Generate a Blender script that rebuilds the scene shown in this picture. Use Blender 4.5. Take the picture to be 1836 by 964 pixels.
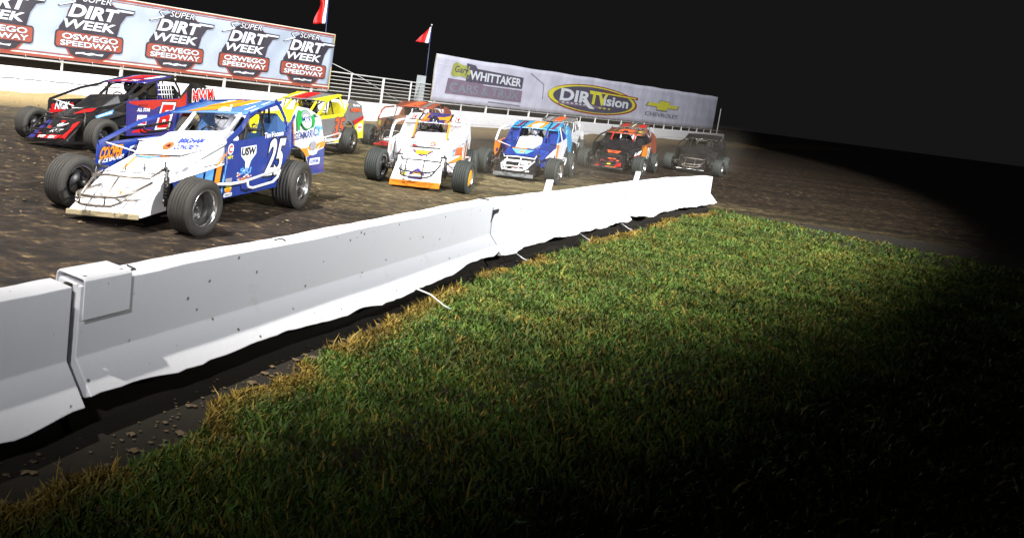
import bpy, bmesh, math, random
import numpy as np
from mathutils import Vector, Matrix
random.seed(7); rng = np.random.default_rng(7)
sc = bpy.context.scene
for o in list(bpy.data.objects): bpy.data.objects.remove(o)
COL = sc.collection
R = math.radians

# ------------------------------------------------------------------ camera
cam_d = bpy.data.cameras.new('camera'); cam = bpy.data.objects.new('camera', cam_d); COL.objects.link(cam)
Rr = Vector((0.99215528, 0.01274663, 0.12436002)); Uu = Vector((-0.12501157, 0.10116377, 0.9869843)); Bk = Vector((0, -0.99478813, 0.10196364))
m = Matrix((Rr, Uu, Bk)).transposed().to_4x4(); m.translation = (0, 0, 2.1)
cam.matrix_world = m
cam_d.sensor_width = 36; cam_d.lens = 1330 / 1836 * 36
cam_d.shift_x = (918 - 600) / 1836; cam_d.shift_y = -(482 - 274) / 1836
cam_d.clip_start = .05; cam_d.clip_end = 1500
sc.camera = cam

# ------------------------------------------------------------------ night sky and floodlights of the speedway
w = bpy.data.worlds.new('World'); sc.world = w; w.use_nodes = True
wn = w.node_tree.nodes; wl = w.node_tree.links
bg = wn['Background']; bg.inputs[0].default_value = (0.0078, 0.0074, 0.0076, 1); bg.inputs[1].default_value = 1.0
def flood(name, loc, rim, energy, blend, radius, col=(1, .97, .92)):
    """an unseen floodlight with an added cutoff: the edge of its pool of light runs through the three ground points 'rim'"""
    L_ = Vector(loc); d = [(Vector((*p, 0)) - L_).normalized() for p in rim]
    a = (d[1] - d[0]).cross(d[2] - d[0]).normalized(); a = a if a.dot(d[0]) > 0 else -a
    l = bpy.data.lights.new(name, 'SPOT'); l.energy = energy; l.spot_size = min(2 * a.angle(d[0]), R(170)); l.spot_blend = blend
    l.shadow_soft_size = radius; l.color = col
    o = bpy.data.objects.new(name, l); COL.objects.link(o); o.location = loc
    o.rotation_euler = a.to_track_quat('-Z', 'Y').to_euler(); return o
flood('floodlight', (-20, -6, 46), ((-2.4, 3.2), (4.9, 8.1), (54, 98)), 260000, .035, 1.0)
flood('floodlight', (34, -14, 24), ((-2.6, 3.6), (5.0, 8.2), (54, 98)), 225000, .145, 1.2, (.95, .97, 1))
flood('floodlight', (-3, -30, 26), ((-2.4, 3.2), (4.9, 8.1), (54, 98)), 52000, .035, 1.2, (.95, .96, 1))
sc.view_settings.view_transform = 'Standard'; sc.view_settings.look = 'None'
sc.view_settings.exposure = 0.0; sc.view_settings.gamma = 1
sc.cycles.use_denoising = True; sc.cycles.max_bounces = 5; sc.cycles.use_adaptive_sampling = True

# ------------------------------------------------------------------ materials
MATS = {}
def nodes(name):
    mt = bpy.data.materials.new(name); mt.use_nodes = True
    nt = mt.node_tree; return mt, nt, nt.nodes['Principled BSDF']
def mat(name, col, rough=.5, metal=0, dust=0., coat=0., bump=0., var=.0, scale=6., emis=None, dcol=(.16, .115, .07)):
    if name in MATS: return MATS[name]
    mt, nt, b = nodes(name); N = nt.nodes; L = nt.links
    b.inputs['Base Color'].default_value = (*col, 1); b.inputs['Roughness'].default_value = rough
    b.inputs['Metallic'].default_value = metal; b.inputs['Coat Weight'].default_value = coat; b.inputs['Coat Roughness'].default_value = .12
    if dust or var or bump:
        tc = N.new('ShaderNodeTexCoord'); nz = N.new('ShaderNodeTexNoise'); nz.inputs['Scale'].default_value = scale
        nz.inputs['Detail'].default_value = 7; nz.inputs['Roughness'].default_value = .65
        L.new(tc.outputs['Object'], nz.inputs['Vector'])
        ramp = N.new('ShaderNodeValToRGB'); ramp.color_ramp.elements[0].position = .42; ramp.color_ramp.elements[1].position = .72
        L.new(nz.outputs['Fac'], ramp.inputs[0])
        mx = N.new('ShaderNodeMix'); mx.data_type = 'RGBA'
        ml = N.new('ShaderNodeMath'); ml.operation = 'MULTIPLY'; ml.inputs[1].default_value = dust if dust else var
        L.new(ramp.outputs['Color'], ml.inputs[0]); L.new(ml.outputs[0], mx.inputs['Factor'])
        mx.inputs['A'].default_value = (*col, 1)
        mx.inputs['B'].default_value = (*dcol, 1) if dust else (*[c * .55 for c in col], 1)
        L.new(mx.outputs['Result'], b.inputs['Base Color'])
        if bump:
            bp = N.new('ShaderNodeBump'); bp.inputs['Strength'].default_value = bump; bp.inputs['Distance'].default_value = .02
            L.new(nz.outputs['Fac'], bp.inputs['Height']); L.new(bp.outputs['Normal'], b.inputs['Normal'])
    MATS[name] = mt; return mt
def paint(name, col, dust=.25): return mat('paint_' + name, col, .32, 0, dust, .35, 0, 0, 5.)
def vinyl(name, col): return mat('vinyl_' + name, col, .4)
WHITE = paint('white', (.84, .84, .86), .12); BLUE = paint('royal_blue', (.010, .036, .23), .12); SKY = paint('light_blue', (.085, .20, .45), .15)
BLACK = paint('black', (.012, .012, .014), .12); RED = paint('red', (.46, .018, .014), .12); ORANGE = paint('orange', (.80, .22, .012), .1)
PURPLE = paint('purple', (.030, .026, .17), .1); YELLOW = paint('yellow', (.80, .70, .02), .15); GREY = paint('grey', (.19, .19, .19), .3)
RUST = paint('rusty_red', (.30, .06, .03), .5); BROWN = paint('dusty_brown', (.20, .095, .055), .5); CYAN = paint('cyan_blue', (.05, .34, .62), .1)
SILVER = paint('silver', (.20, .22, .24), .4); MAROON = paint('maroon', (.18, .02, .08), .1)
vW = vinyl('white', (.86, .86, .86)); vK = vinyl('black', (.012, .012, .014)); vR = vinyl('red', (.52, .012, .012)); vO = vinyl('orange', (.80, .25, .012))
vY = vinyl('yellow', (.85, .72, .03)); vB = vinyl('blue', (.03, .06, .36)); vC = vinyl('light_blue', (.12, .36, .75)); vG = vinyl('green', (.02, .32, .05))
vP = vinyl('purple', (.035, .02, .15)); vN = vinyl('navy', (.03, .05, .2)); vGr = vinyl('grey', (.3, .3, .32)); vRO = vinyl('red_orange', (.72, .11, .03))
STEEL = mat('dull_steel', (.33, .29, .25), .42, .8, .35, 0, 0, 0, 20.); DARKSTEEL = mat('black_steel', (.02, .02, .02), .4, .3, .2)
CHROME = mat('bright_aluminium', (.75, .74, .72), .22, 1., 0, 0, .1, .25, 18.); WTUBE = mat('white_tube', (.8, .8, .8), .35)
SEAM = mat('panel_seam', (.03, .03, .03), .7); DRYMUD = mat('mud_crust', (.42, .34, .2), .9, 0, 0, 0, .6, .5, 30.)
CLOTH = mat('race_suit', (.62, .62, .68), .85, 0, 0, 0, .3, .2, 12.); CLOTHK = mat('dark_race_suit', (.03, .03, .045), .85, 0, 0, 0, .3, .3, 12.)
HELW = mat('helmet_white', (.82, .82, .85), .2, 0, 0, .6); HELK = mat('helmet_black', (.02, .02, .03), .2, 0, 0, .6)
VISOR = mat('visor_smoke', (.01, .01, .012), .05, 0, 0, 1.)
# tyre rubber with mud
def tyre_mat(name, col, mud, amt):
    mt, nt, b = nodes(name); N = nt.nodes; L = nt.links
    tc = N.new('ShaderNodeTexCoord'); nz = N.new('ShaderNodeTexNoise'); nz.inputs['Scale'].default_value = 5; nz.inputs['Detail'].default_value = 9; nz.inputs['Roughness'].default_value = .7
    mp = N.new('ShaderNodeMapping'); mp.inputs['Scale'].default_value = (1, 5, 1)
    L.new(tc.outputs['Object'], mp.inputs[0]); L.new(mp.outputs[0], nz.inputs['Vector'])
    rp = N.new('ShaderNodeValToRGB'); rp.color_ramp.elements[0].position = .38; rp.color_ramp.elements[1].position = .75
    L.new(nz.outputs['Fac'], rp.inputs[0]); ml = N.new('ShaderNodeMath'); ml.operation = 'MULTIPLY'; ml.inputs[1].default_value = amt
    L.new(rp.outputs[0], ml.inputs[0]); mx = N.new('ShaderNodeMix'); mx.data_type = 'RGBA'; mx.inputs['A'].default_value = (*col, 1); mx.inputs['B'].default_value = (*mud, 1)
    L.new(ml.outputs[0], mx.inputs['Factor']); L.new(mx.outputs['Result'], b.inputs['Base Color']); b.inputs['Roughness'].default_value = .75
    bp = N.new('ShaderNodeBump'); bp.inputs['Strength'].default_value = .35; bp.inputs['Distance'].default_value = .01
    L.new(nz.outputs['Fac'], bp.inputs['Height']); L.new(bp.outputs[0], b.inputs['Normal']); return mt
TYRE = tyre_mat('tyre_rubber', (.022, .021, .019), (.055, .047, .034), .8)
TYREG = tyre_mat('tyre_rubber_dusty', (.022, .026, .024), (.042, .048, .04), .8)

# ------------------------------------------------------------------ mesh helpers
class MB:
    def __init__(s): s.v = []; s.f = []; s.sm = []
    def add(s, vs, fs, smooth=False):
        n = len(s.v); s.v += [tuple(v) for v in vs]; s.f += [tuple(i + n for i in f) for f in fs]; s.sm += [smooth] * len(fs); return s
    def prism(s, pts, t):
        pts = [Vector(p) for p in pts]; t = Vector(t); n = len(pts)
        vs = [p - t * .5 for p in pts] + [p + t * .5 for p in pts]
        fs = [tuple(range(n))[::-1], tuple(range(n, 2 * n))] + [(i, (i + 1) % n, n + (i + 1) % n, n + i) for i in range(n)]
        return s.add(vs, fs)
    def box(s, c, d, rot=None):
        x, y, z = [q / 2 for q in d]
        vs = [Vector((a * x, b * y, e * z)) for e in (-1, 1) for a, b in ((-1, -1), (1, -1), (1, 1), (-1, 1))]
        if rot: vs = [rot @ v for v in vs]
        vs = [v + Vector(c) for v in vs]
        return s.add(vs, [(3, 2, 1, 0), (4, 5, 6, 7), (0, 1, 5, 4), (1, 2, 6, 5), (2, 3, 7, 6), (3, 0, 4, 7)])
    def tube(s, pts, r, n=8, closed=False, r2=None):
        pts = [Vector(p) for p in pts]; rings = []; m = len(pts); up = None
        for i, p in enumerate(pts):
            a = pts[(i - 1) % m] if (closed or i > 0) else p; b = pts[(i + 1) % m] if (closed or i < m - 1) else p
            d = (b - a).normalized()
            if up is None: up = Vector((0, 0, 1)) if abs(d.z) < .9 else Vector((1, 0, 0))
            x = d.cross(up).normalized(); y = x.cross(d).normalized(); up = y
            rr = r if r2 is None else r + (r2 - r) * i / (m - 1)
            rings.append([p + (x * math.cos(t) + y * math.sin(t)) * rr for t in [2 * math.pi * k / n for k in range(n)]])
        vs = [v for g in rings for v in g]; fs = []
        for i in range(m if closed else m - 1):
            j = (i + 1) % m
            for k in range(n): fs.append((i * n + k, i * n + (k + 1) % n, j * n + (k + 1) % n, j * n + k))
        s.add(vs, fs, True)
        if not closed: s.add(rings[0], [tuple(range(n))]); s.add(rings[-1], [tuple(range(n))[::-1]])
        return s
    def lathe(s, prof, n=40, cx=0, cy=0, cz=0, smooth=True, cap=False):   # profile (y, r), axis Y
        vs = []; m = len(prof)
        for k in range(n):
            t = 2 * math.pi * k / n
            for (y, r) in prof: vs.append((cx + r * math.cos(t), cy + y, cz + r * math.sin(t)))
        fs = [(k * m + i, k * m + i + 1, ((k + 1) % n) * m + i + 1, ((k + 1) % n) * m + i) for k in range(n) for i in range(m - 1)]
        s.add(vs, fs, smooth)
        return s
    def ball(s, c, r, n=14, squash=(1, 1, 1)):
        vs = []; fs = []; mm = n // 2
        for i in range(mm + 1):
            a = math.pi * i / mm
            for k in range(n):
                t = 2 * math.pi * k / n
                vs.append((c[0] + r * squash[0] * math.sin(a) * math.cos(t), c[1] + r * squash[1] * math.sin(a) * math.sin(t), c[2] + r * squash[2] * math.cos(a)))
        for i in range(mm):
            for k in range(n): fs.append((i * n + k, (i + 1) * n + k, (i + 1) * n + (k + 1) % n, i * n + (k + 1) % n))
        return s.add(vs, fs, True)
    def build(s, name, m, parent=None, xf=None, bevel=0):
        me = bpy.data.meshes.new(name); vs = s.v if xf is None else [xf(v) for v in s.v]
        me.from_pydata([tuple(v) for v in vs], [], s.f); me.polygons.foreach_set('use_smooth', s.sm)
        bm = bmesh.new(); bm.from_mesh(me)
        bmesh.ops.remove_doubles(bm, verts=bm.verts, dist=1e-5)
        bmesh.ops.recalc_face_normals(bm, faces=bm.faces); bm.to_mesh(me); bm.free()
        me.materials.append(m); o = bpy.data.objects.new(name, me); COL.objects.link(o)
        if parent is not None: o.parent = parent
        if bevel:
            b = o.modifiers.new('bevel', 'BEVEL'); b.width = bevel; b.segments = 2; b.limit_method = 'ANGLE'; b.angle_limit = R(40)
        return o
def thing(name, label, cat, loc=(0, 0, 0), rz=0, group=None):
    o = bpy.data.objects.new(name, None); COL.objects.link(o); o.location = loc; o.rotation_euler = (0, 0, rz)
    o['label'] = label; o['category'] = cat; o.empty_display_size = .3
    if group: o['group'] = group
    return o
def tag(o, label, cat, group=None, kind=None):
    if label: o['label'] = label
    if cat: o['category'] = cat
    if group: o['group'] = group
    if kind: o['kind'] = kind
    return o
TC = {}
def textgeo(s, off=0.0):
    k = (s, off)
    if k in TC: return TC[k]
    c = bpy.data.curves.new('t', 'FONT'); c.body = s; c.size = 1; c.offset = off; c.resolution_u = 4; c.fill_mode = 'FRONT'
    o = bpy.data.objects.new('t', c); COL.objects.link(o)
    bpy.context.view_layer.update()
    me = bpy.data.meshes.new_from_object(o.evaluated_get(bpy.context.evaluated_depsgraph_get()))
    vs = np.array([v.co[:2] for v in me.vertices]) if len(me.vertices) else np.zeros((1, 2)); fs = [tuple(p.vertices) for p in me.polygons]
    bpy.data.objects.remove(o); bpy.data.curves.remove(c); bpy.data.meshes.remove(me)
    TC[k] = (vs, fs); return TC[k]
def cut2d(vs, fs, step):
    """2D faces sliced on a grid so that they can follow a bent surface"""
    bm = bmesh.new(); V_ = [bm.verts.new((p[0], p[1], 0)) for p in vs]
    for f in fs:
        try: bm.faces.new([V_[i] for i in f])
        except ValueError: pass
    a = np.array([p[:2] for p in vs]); lo = a.min(0); hi = a.max(0)
    for ax in (0, 1):
        k = math.floor(lo[ax] / step) + 1
        while k * step < hi[ax] - 1e-4:
            co = (k * step, 0, 0) if ax == 0 else (0, k * step, 0); no = (1, 0, 0) if ax == 0 else (0, 1, 0)
            bmesh.ops.bisect_plane(bm, geom=bm.verts[:] + bm.edges[:] + bm.faces[:], plane_co=co, plane_no=no, dist=1e-5); k += 1
    bm.verts.index_update(); v2 = [(v.co.x, v.co.y) for v in bm.verts]; f2 = [tuple(v.index for v in f.verts) for f in bm.faces]; bm.free(); return v2, f2
def text(name, s, mp, x, y, wd, ht, m, parent, off=.0, shear=0., rot=0., curve=0., xf=None, nb=None, depth=.003):
    """letters mapped by mp(u, v, offset): x, y is the left bottom, wd x ht the size"""
    base = textgeo(s, 0.0)[0]; lo = base.min(0); hi = base.max(0); vs, fs = textgeo(s, off)
    p = (vs - lo) / np.maximum(hi - lo, 1e-6); u = p[:, 0] * wd; v = p[:, 1] * ht
    u = u + v * shear; v = v + curve * 4 * (u / wd) * (1 - u / wd) * ht if curve else v
    cr, sr = math.cos(rot), math.sin(rot); uu = x + u * cr - v * sr; vv = y + u * sr + v * cr
    P_ = list(zip(uu, vv))
    if getattr(mp, 'step', 0): P_, fs = cut2d(P_, fs, mp.step)
    b = MB(); b.add([mp(a, c, depth) for a, c in P_], fs); return b.build(name, m, parent, xf)
def patch(name, pts, mp, m, parent, depth=.002, xf=None):
    fs = [tuple(range(len(pts)))]
    if getattr(mp, 'step', 0): pts, fs = cut2d(pts, fs, mp.step)
    b = MB(); b.add([mp(a, c, depth) for a, c in pts], fs); return b.build(name, m, parent, xf)
def ellipse(cx, cy, rx, ry, n=24): return [(cx + rx * math.cos(2 * math.pi * k / n), cy + ry * math.sin(2 * math.pi * k / n)) for k in range(n)]
def rrect(x0, y0, x1, y1, r, n=4):
    P = []
    for cx, cy, a0 in ((x1 - r, y1 - r, 0), (x0 + r, y1 - r, 90), (x0 + r, y0 + r, 180), (x1 - r, y0 + r, 270)):
        for k in range(n + 1):
            a = R(a0 + 90 * k / n); P.append((cx + r * math.cos(a), cy + r * math.sin(a)))
    return P
def plane(O, U, V):
    O = Vector(O); U = Vector(U).normalized(); V = Vector(V); V = (V - U * V.dot(U)).normalized(); Nn = U.cross(V)
    return lambda u, v, d=0: tuple(O + U * u + V * v + Nn * d)

# ------------------------------------------------------------------ value noise for terrain
def vnoise(x, y, seed=0):
    xi = np.floor(x).astype(np.int64); yi = np.floor(y).astype(np.int64); fx = x - xi; fy = y - yi
    fx = fx * fx * (3 - 2 * fx); fy = fy * fy * (3 - 2 * fy)
    def h(a, b):
        n = (a * 374761393 + b * 668265263 + seed * 1442695041) & 0x7fffffff; n = (n ^ (n >> 13)) * 1274126177 & 0x7fffffff
        return ((n ^ (n >> 16)) & 0xffff) / 65535.
    return (h(xi, yi) * (1 - fx) + h(xi + 1, yi) * fx) * (1 - fy) + (h(xi, yi + 1) * (1 - fx) + h(xi + 1, yi + 1) * fx) * fy

# ------------------------------------------------------------------ paths
FAR = [(-30.4, 13.35), (-20.4, 21.04), (-12.46, 27.14), (1.21, 37.66), (4.9, 41.64), (8.34, 45.74), (20.0, 59.6), (32.55, 74.53), (48, 93)]
NEAR = [(-4.1, -.14), (-1.46, 3.98), (.08, 6.38), (1.88, 9.23), (3.44, 11.21), (5.22, 13.62), (7.2, 16.15), (9.2, 18.4)]
def seg_dist(X, Y, path):
    best = np.full(X.shape, 1e9); side = np.zeros(X.shape)
    for (ax, ay), (bx, by) in zip(path[:-1], path[1:]):
        dx, dy = bx - ax, by - ay; L2 = dx * dx + dy * dy
        t = np.clip(((X - ax) * dx + (Y - ay) * dy) / L2, 0, 1); px = X - ax - t * dx; py = Y - ay - t * dy
        d = np.hypot(px, py); sd = (X - ax) * dy - (Y - ay) * dx
        u = d < best; best = np.where(u, d, best); side = np.where(u, sd, side)
    return best * np.sign(side)
FAR_E = [(-60, -9.5)] + FAR + [(110, 168)]
# ground: one dirt sheet to the horizon, finer near the track
ang = np.concatenate([np.arange(-180, -36, 6.), np.arange(-36, 56, .2), np.arange(56, 180.1, 6.)])
rad = np.concatenate([[.0], 2.2 * 1.009 ** np.arange(0, 345), 50 * 1.12 ** np.arange(0, 23)])
A_, R_ = np.meshgrid(np.radians(ang), rad); GX = R_ * np.sin(A_); GY = R_ * np.cos(A_)
df = seg_dist(GX, GY, FAR_E); dn = seg_dist(GX, GY, NEAR)
c_, s_ = math.cos(R(52)), math.sin(R(52)); TU = GX * c_ + GY * s_; TV = -GX * s_ + GY * c_     # along / across the track
fade = np.clip((48 - R_) / 15, 0, 1)
h = (vnoise(TU * 1.1, TV * 2.6, 1) - .5) * .030 + (vnoise(TU * 3.5, TV * 8, 2) - .5) * .028 + (vnoise(TU * 9, TV * 16, 3) - .5) * .020 + (vnoise(TU * 22, TV * 26, 5) - .5) * .010
h = np.where(h > .012, h * 1.25, h) * fade * np.clip(.5 + R_ / 40, .5, .9)
cush = np.exp(-((df + 0) - .55) ** 2 / .28) * .13 * (0.6 + .8 * vnoise(TU * .7, TV * .5, 9)); cush = np.where((df > 0), cush, 0)
Z = h + cush; Z = np.where(df < -.05, -.02, Z); Z = np.where(dn > .15, -.04, Z)
nr, na = GX.shape; idx = np.arange(nr * na).reshape(nr, na)
F = np.stack([idx[:-1, :-1], idx[:-1, 1:], idx[1:, 1:], idx[1:, :-1]], -1).reshape(-1, 4)
me = bpy.data.meshes.new('ground'); me.from_pydata(np.stack([GX, GY, Z], -1).reshape(-1, 3).tolist(), [], F.tolist())
me.polygons.foreach_set('use_smooth', [True] * len(F))
ca = me.color_attributes.new('zone', 'FLOAT_COLOR', 'POINT')
z0 = np.clip(1 - np.abs(df - 1.6) / 4.2, 0, 1) ** .6 * np.where(GX > 0, .45, 1)                                    # dry tan cushion by the outer wall
z1 = np.clip((TU - 8) / 9, 0, 1) * np.clip((24 - TU) / 6, 0, 1)                                  # drier olive groove mid corner
zc = np.stack([z0, z1, np.clip((dn * -1) / 3, 0, 1), np.ones_like(z0)], -1).reshape(-1)
ca.data.foreach_set('color', zc.astype(np.float32))
g = bpy.data.objects.new('ground', me); COL.objects.link(g); g['kind'] = 'structure'
mt, nt, b = nodes('track_clay'); N = nt.nodes; L = nt.links
tc = N.new('ShaderNodeTexCoord'); mp_ = N.new('ShaderNodeMapping'); mp_.inputs['Rotation'].default_value = (0, 0, R(-22)); mp_.inputs['Scale'].default_value = (1, 2.1, 1)
L.new(tc.outputs['Object'], mp_.inputs[0])
def noise(sc_, det=6, ro=.6):
    n = N.new('ShaderNodeTexNoise'); n.inputs['Scale'].default_value = sc_; n.inputs['Detail'].default_value = det; n.inputs['Roughness'].default_value = ro
    L.new(mp_.outputs[0], n.inputs['Vector']); return n
def ramp(src, stops):
    r = N.new('ShaderNodeValToRGB'); e = r.color_ramp.elements
    while len(e) < len(stops): e.new(.5)
    for k, (p, c) in enumerate(stops): e[k].position = p; e[k].color = (*c, 1)
    L.new(src, r.inputs[0]); return r
def mix(fac, a, b_, mode='MIX'):
    x = N.new('ShaderNodeMix'); x.data_type = 'RGBA'; x.blend_type = mode
    if isinstance(fac, float): x.inputs['Factor'].default_value = fac
    else: L.new(fac, x.inputs['Factor'])
    for k, q in (('A', a), ('B', b_)):
        if isinstance(q, tuple): x.inputs[k].default_value = (*q, 1)
        else: L.new(q, x.inputs[k])
    return x.outputs['Result']
at = N.new('ShaderNodeVertexColor'); at.layer_name = 'zone'; sep = N.new('ShaderNodeSeparateColor'); L.new(at.outputs[0], sep.inputs[0])
n1 = noise(3.6, 12, .74); n2 = noise(7., 8, .7); n3 = noise(.5, 4)
wet = ramp(n1.outputs['Fac'], [(.38, (.009, .0055, .0035)), (.51, (.022, .0145, .0085)), (.59, (.065, .043, .022)), (.68, (.34, .24, .12))])
dry = ramp(n1.outputs['Fac'], [(.32, (.035, .029, .014)), (.50, (.12, .10, .050)), (.66, (.33, .27, .14))])
tan = ramp(n2.outputs['Fac'], [(.3, (.30, .20, .075)), (.7, (.60, .44, .19))])
k1 = mix(sep.outputs[1], wet.outputs[0], dry.outputs[0])
fl = ramp(n2.outputs['Fac'], [(.60, (0, 0, 0)), (.70, (1, 1, 1))])
k2 = mix(fl.outputs[0], k1, (.20, .15, .08)); k2 = mix(.55, k1, k2)
mpg = N.new('ShaderNodeMapping'); mpg.inputs['Rotation'].default_value = (0, 0, R(-54)); mpg.inputs['Scale'].default_value = (.06, 1.1, 1); L.new(tc.outputs['Object'], mpg.inputs[0])
ng = N.new('ShaderNodeTexNoise'); ng.inputs['Scale'].default_value = 1.6; ng.inputs['Detail'].default_value = 5; L.new(mpg.outputs[0], ng.inputs['Vector'])
gr_ = ramp(ng.outputs['Fac'], [(.38, (.50, .50, .50)), (.60, (1.25, 1.2, 1.15))]); k2 = mix(1.0, k2, gr_.outputs[0], 'MULTIPLY')
k3 = mix(sep.outputs[0], k2, tan.outputs[0]); L.new(k3, b.inputs['Base Color'])
b.inputs['Roughness'].default_value = .60; b.inputs['Specular IOR Level'].default_value = .38
bp = N.new('ShaderNodeBump'); bp.inputs['Strength'].default_value = .9; bp.inputs['Distance'].default_value = .035
nb_ = noise(14, 8, .75); L.new(nb_.outputs['Fac'], bp.inputs['Height']); L.new(bp.outputs[0], b.inputs['Normal'])
me.materials.append(mt)

# infield soil and grass
def offs(path, d):
    out = []
    for i, p in enumerate(path):
        a = Vector(path[max(i - 1, 0)]); c = Vector(path[min(i + 1, len(path) - 1)]); t = (c - a).normalized(); n = Vector((t.y, -t.x)); out.append(Vector(p) + n * d)
    return out
inner = offs(NEAR, .24)
b_ = MB(); outer = [(p.x + 14 + i * 3, p.y - 9) for i, p in enumerate(inner)]
b_.add([(p.x, p.y, 0) for p in inner] + [(q[0], q[1], 0) for q in outer], [(i, i + 1, len(inner) + i + 1, len(inner) + i) for i in range(len(inner) - 1)])
soil = b_.build('infield_soil', mat('dark_soil', (.022, .017, .010), .95, 0, 0, 0, .8, .6, 9.)); soil['kind'] = 'structure'; soil.location.z = .0
nb = 330000
P = []; need = nb
U1 = rng.random(nb); V1 = rng.random(nb) ** 1.9
pi = np.array([(p.x, p.y) for p in offs(NEAR, .56)]); seg = np.sqrt(((pi[1:] - pi[:-1]) ** 2).sum(1)); cum = np.r_[0, np.cumsum(seg)]
S = np.where(rng.random(nb) < .82, 3.2 + U1 * 17, U1 * cum[-1]); k = np.clip(np.searchsorted(cum, S) - 1, 0, len(seg) - 1); t = ((S - cum[k]) / seg[k])[:, None]
base = pi[k] * (1 - t) + pi[k + 1] * t; nn = (pi[k + 1] - pi[k]) / seg[k][:, None]; nn = np.stack([nn[:, 1], -nn[:, 0]], -1)
rag = (vnoise(S * 1.7, S * 0, 21) - .5) * .28 + (vnoise(S * 6, S * 0, 22) - .5) * .12
pos = base + nn * (V1 * 8.5 + rag - .10 + .22 * np.clip((8.5 - S) / 3, 0, 1))[:, None]
clump = vnoise(pos[:, 0] * 3, pos[:, 1] * 3, 31); keep = clump + rng.random(nb) * .6 > .34; pos = pos[keep]; clump = clump[keep]; nb = len(pos)
tuft = (rng.random(nb) < .03) * .07 * rng.random(nb)
ht = (.018 + .055 * clump * rng.random(nb) + .02 * rng.random(nb) + tuft) * (1 + .015 * pos[:, 1]); wd = .0035 + .005 * rng.random(nb) + .0007 * pos[:, 1]
a = rng.random(nb) * 2 * np.pi; la = rng.random(nb) * 2 * np.pi; ln = ht * (.3 + .8 * rng.random(nb))
dx = np.cos(a) * wd; dy = np.sin(a) * wd; lx = np.cos(la) * ln; ly = np.sin(la) * ln; z = np.zeros(nb)
V = np.stack([np.stack([pos[:, 0] - dx, pos[:, 1] - dy, z], -1), np.stack([pos[:, 0] + dx, pos[:, 1] + dy, z], -1),
              np.stack([pos[:, 0] + dx * .7 + lx * .4, pos[:, 1] + dy * .7 + ly * .4, ht * .65], -1), np.stack([pos[:, 0] - dx * .7 + lx * .4, pos[:, 1] - dy * .7 + ly * .4, ht * .65], -1),
              np.stack([pos[:, 0] + lx, pos[:, 1] + ly, ht], -1)], 1).reshape(-1, 3)
i0 = np.arange(nb) * 5
fs = [(int(q), int(q) + 1, int(q) + 2, int(q) + 3) for q in i0] + [(int(q) + 3, int(q) + 2, int(q) + 4) for q in i0]
me = bpy.data.meshes.new('infield_grass'); me.from_pydata(V.tolist(), [], fs)
o = bpy.data.objects.new('infield_grass', me); COL.objects.link(o); tag(o, 'rough green grass with yellowed edge growing beside the white barrier', 'grass', kind='stuff')
ca = me.color_attributes.new('tint', 'FLOAT_COLOR', 'POINT')
dd = V1[keep] * 8.5; yel = np.clip(1.25 - dd / .19, 0, 1) * (vnoise(S[keep] * 1.6, S[keep] * 0, 41) > .45) + (rng.random(nb) < .14) * .8; yel = np.clip(yel + .35 * np.clip((vnoise(pos[:, 0] * 2.3, pos[:, 1] * 2.3, 44) - .5) * 3, 0, 1) * rng.random(nb), 0, 1)
br = (.35 + 1.0 * rng.random(nb)) * (.55 + .8 * vnoise(pos[:, 0] * 4, pos[:, 1] * 4, 77))
col = np.stack([(.085 * (1 - yel) + .28 * yel) * br, (.145 * (1 - yel) + .19 * yel) * br, (.022 * (1 - yel) + .035 * yel) * br, np.ones(nb)], -1)
ca.data.foreach_set('color', np.repeat(col, 5, 0).reshape(-1).astype(np.float32))
mt, nt, b = nodes('grass_blades'); vc = nt.nodes.new('ShaderNodeVertexColor'); vc.layer_name = 'tint'; nt.links.new(vc.outputs[0], b.inputs['Base Color']); b.inputs['Roughness'].default_value = .6
b.inputs['Specular IOR Level'].default_value = .3
me.materials.append(mt)

# loose clods of clay thrown up on the track
nC = 5200; cr = 4.2 + 24 * rng.random(nC) ** 1.6; cang = np.radians(-34 + 62 * rng.random(nC)); cX = cr * np.sin(cang); cY = cr * np.cos(cang)
keep = (seg_dist(cX, cY, NEAR) < -.25) & (seg_dist(cX, cY, FAR_E) > .6) & (vnoise(cX * .8, cY * 1.2, 61) > .42); cX = cX[keep]; cY = cY[keep]; nC = len(cX)
oc = np.array([(1, 0, 0), (0, 1, 0), (-1, 0, 0), (0, -1, 0), (0, 0, 1), (0, 0, -1), (.6, .6, .5), (-.6, .6, .5), (-.6, -.6, .5), (.6, -.6, .5)])
of_ = [(0, 6, 9), (0, 9, 5), (0, 5, 6), (1, 6, 5), (1, 7, 6), (1, 5, 7), (2, 7, 5), (2, 8, 7), (2, 5, 8), (3, 8, 5), (3, 9, 8), (3, 5, 9), (4, 6, 7), (4, 7, 8), (4, 8, 9), (4, 9, 6)]
st_ = offs(NEAR, .30); n2_ = 2600; q_ = rng.random(n2_) * (len(st_) - 1.001); k_ = q_.astype(int); t_ = (q_ - k_)[:, None]; ar = np.array([(p.x, p.y) for p in st_])
e_ = ar[k_] * (1 - t_) + ar[k_ + 1] * t_ + np.stack([rng.random(n2_) * .75 - .02, rng.random(n2_) * -.45], -1); cX = np.r_[cX, e_[:, 0]]; cY = np.r_[cY, e_[:, 1]]; nC = len(cX)
sz = .006 + .022 * rng.random(nC) ** 4; Vc = oc[None] * (.7 + .6 * rng.random((nC, 10, 1))) * sz[:, None, None] * np.array([1.5, 1, .6]) + np.stack([cX, cY, np.full(nC, .012)], -1)[:, None]
me = bpy.data.meshes.new('clay_clods'); me.from_pydata(Vc.reshape(-1, 3).tolist(), [], [(a + 10 * i, b_ + 10 * i, c_ + 10 * i) for i in range(nC) for a, b_, c_ in of_])
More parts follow.
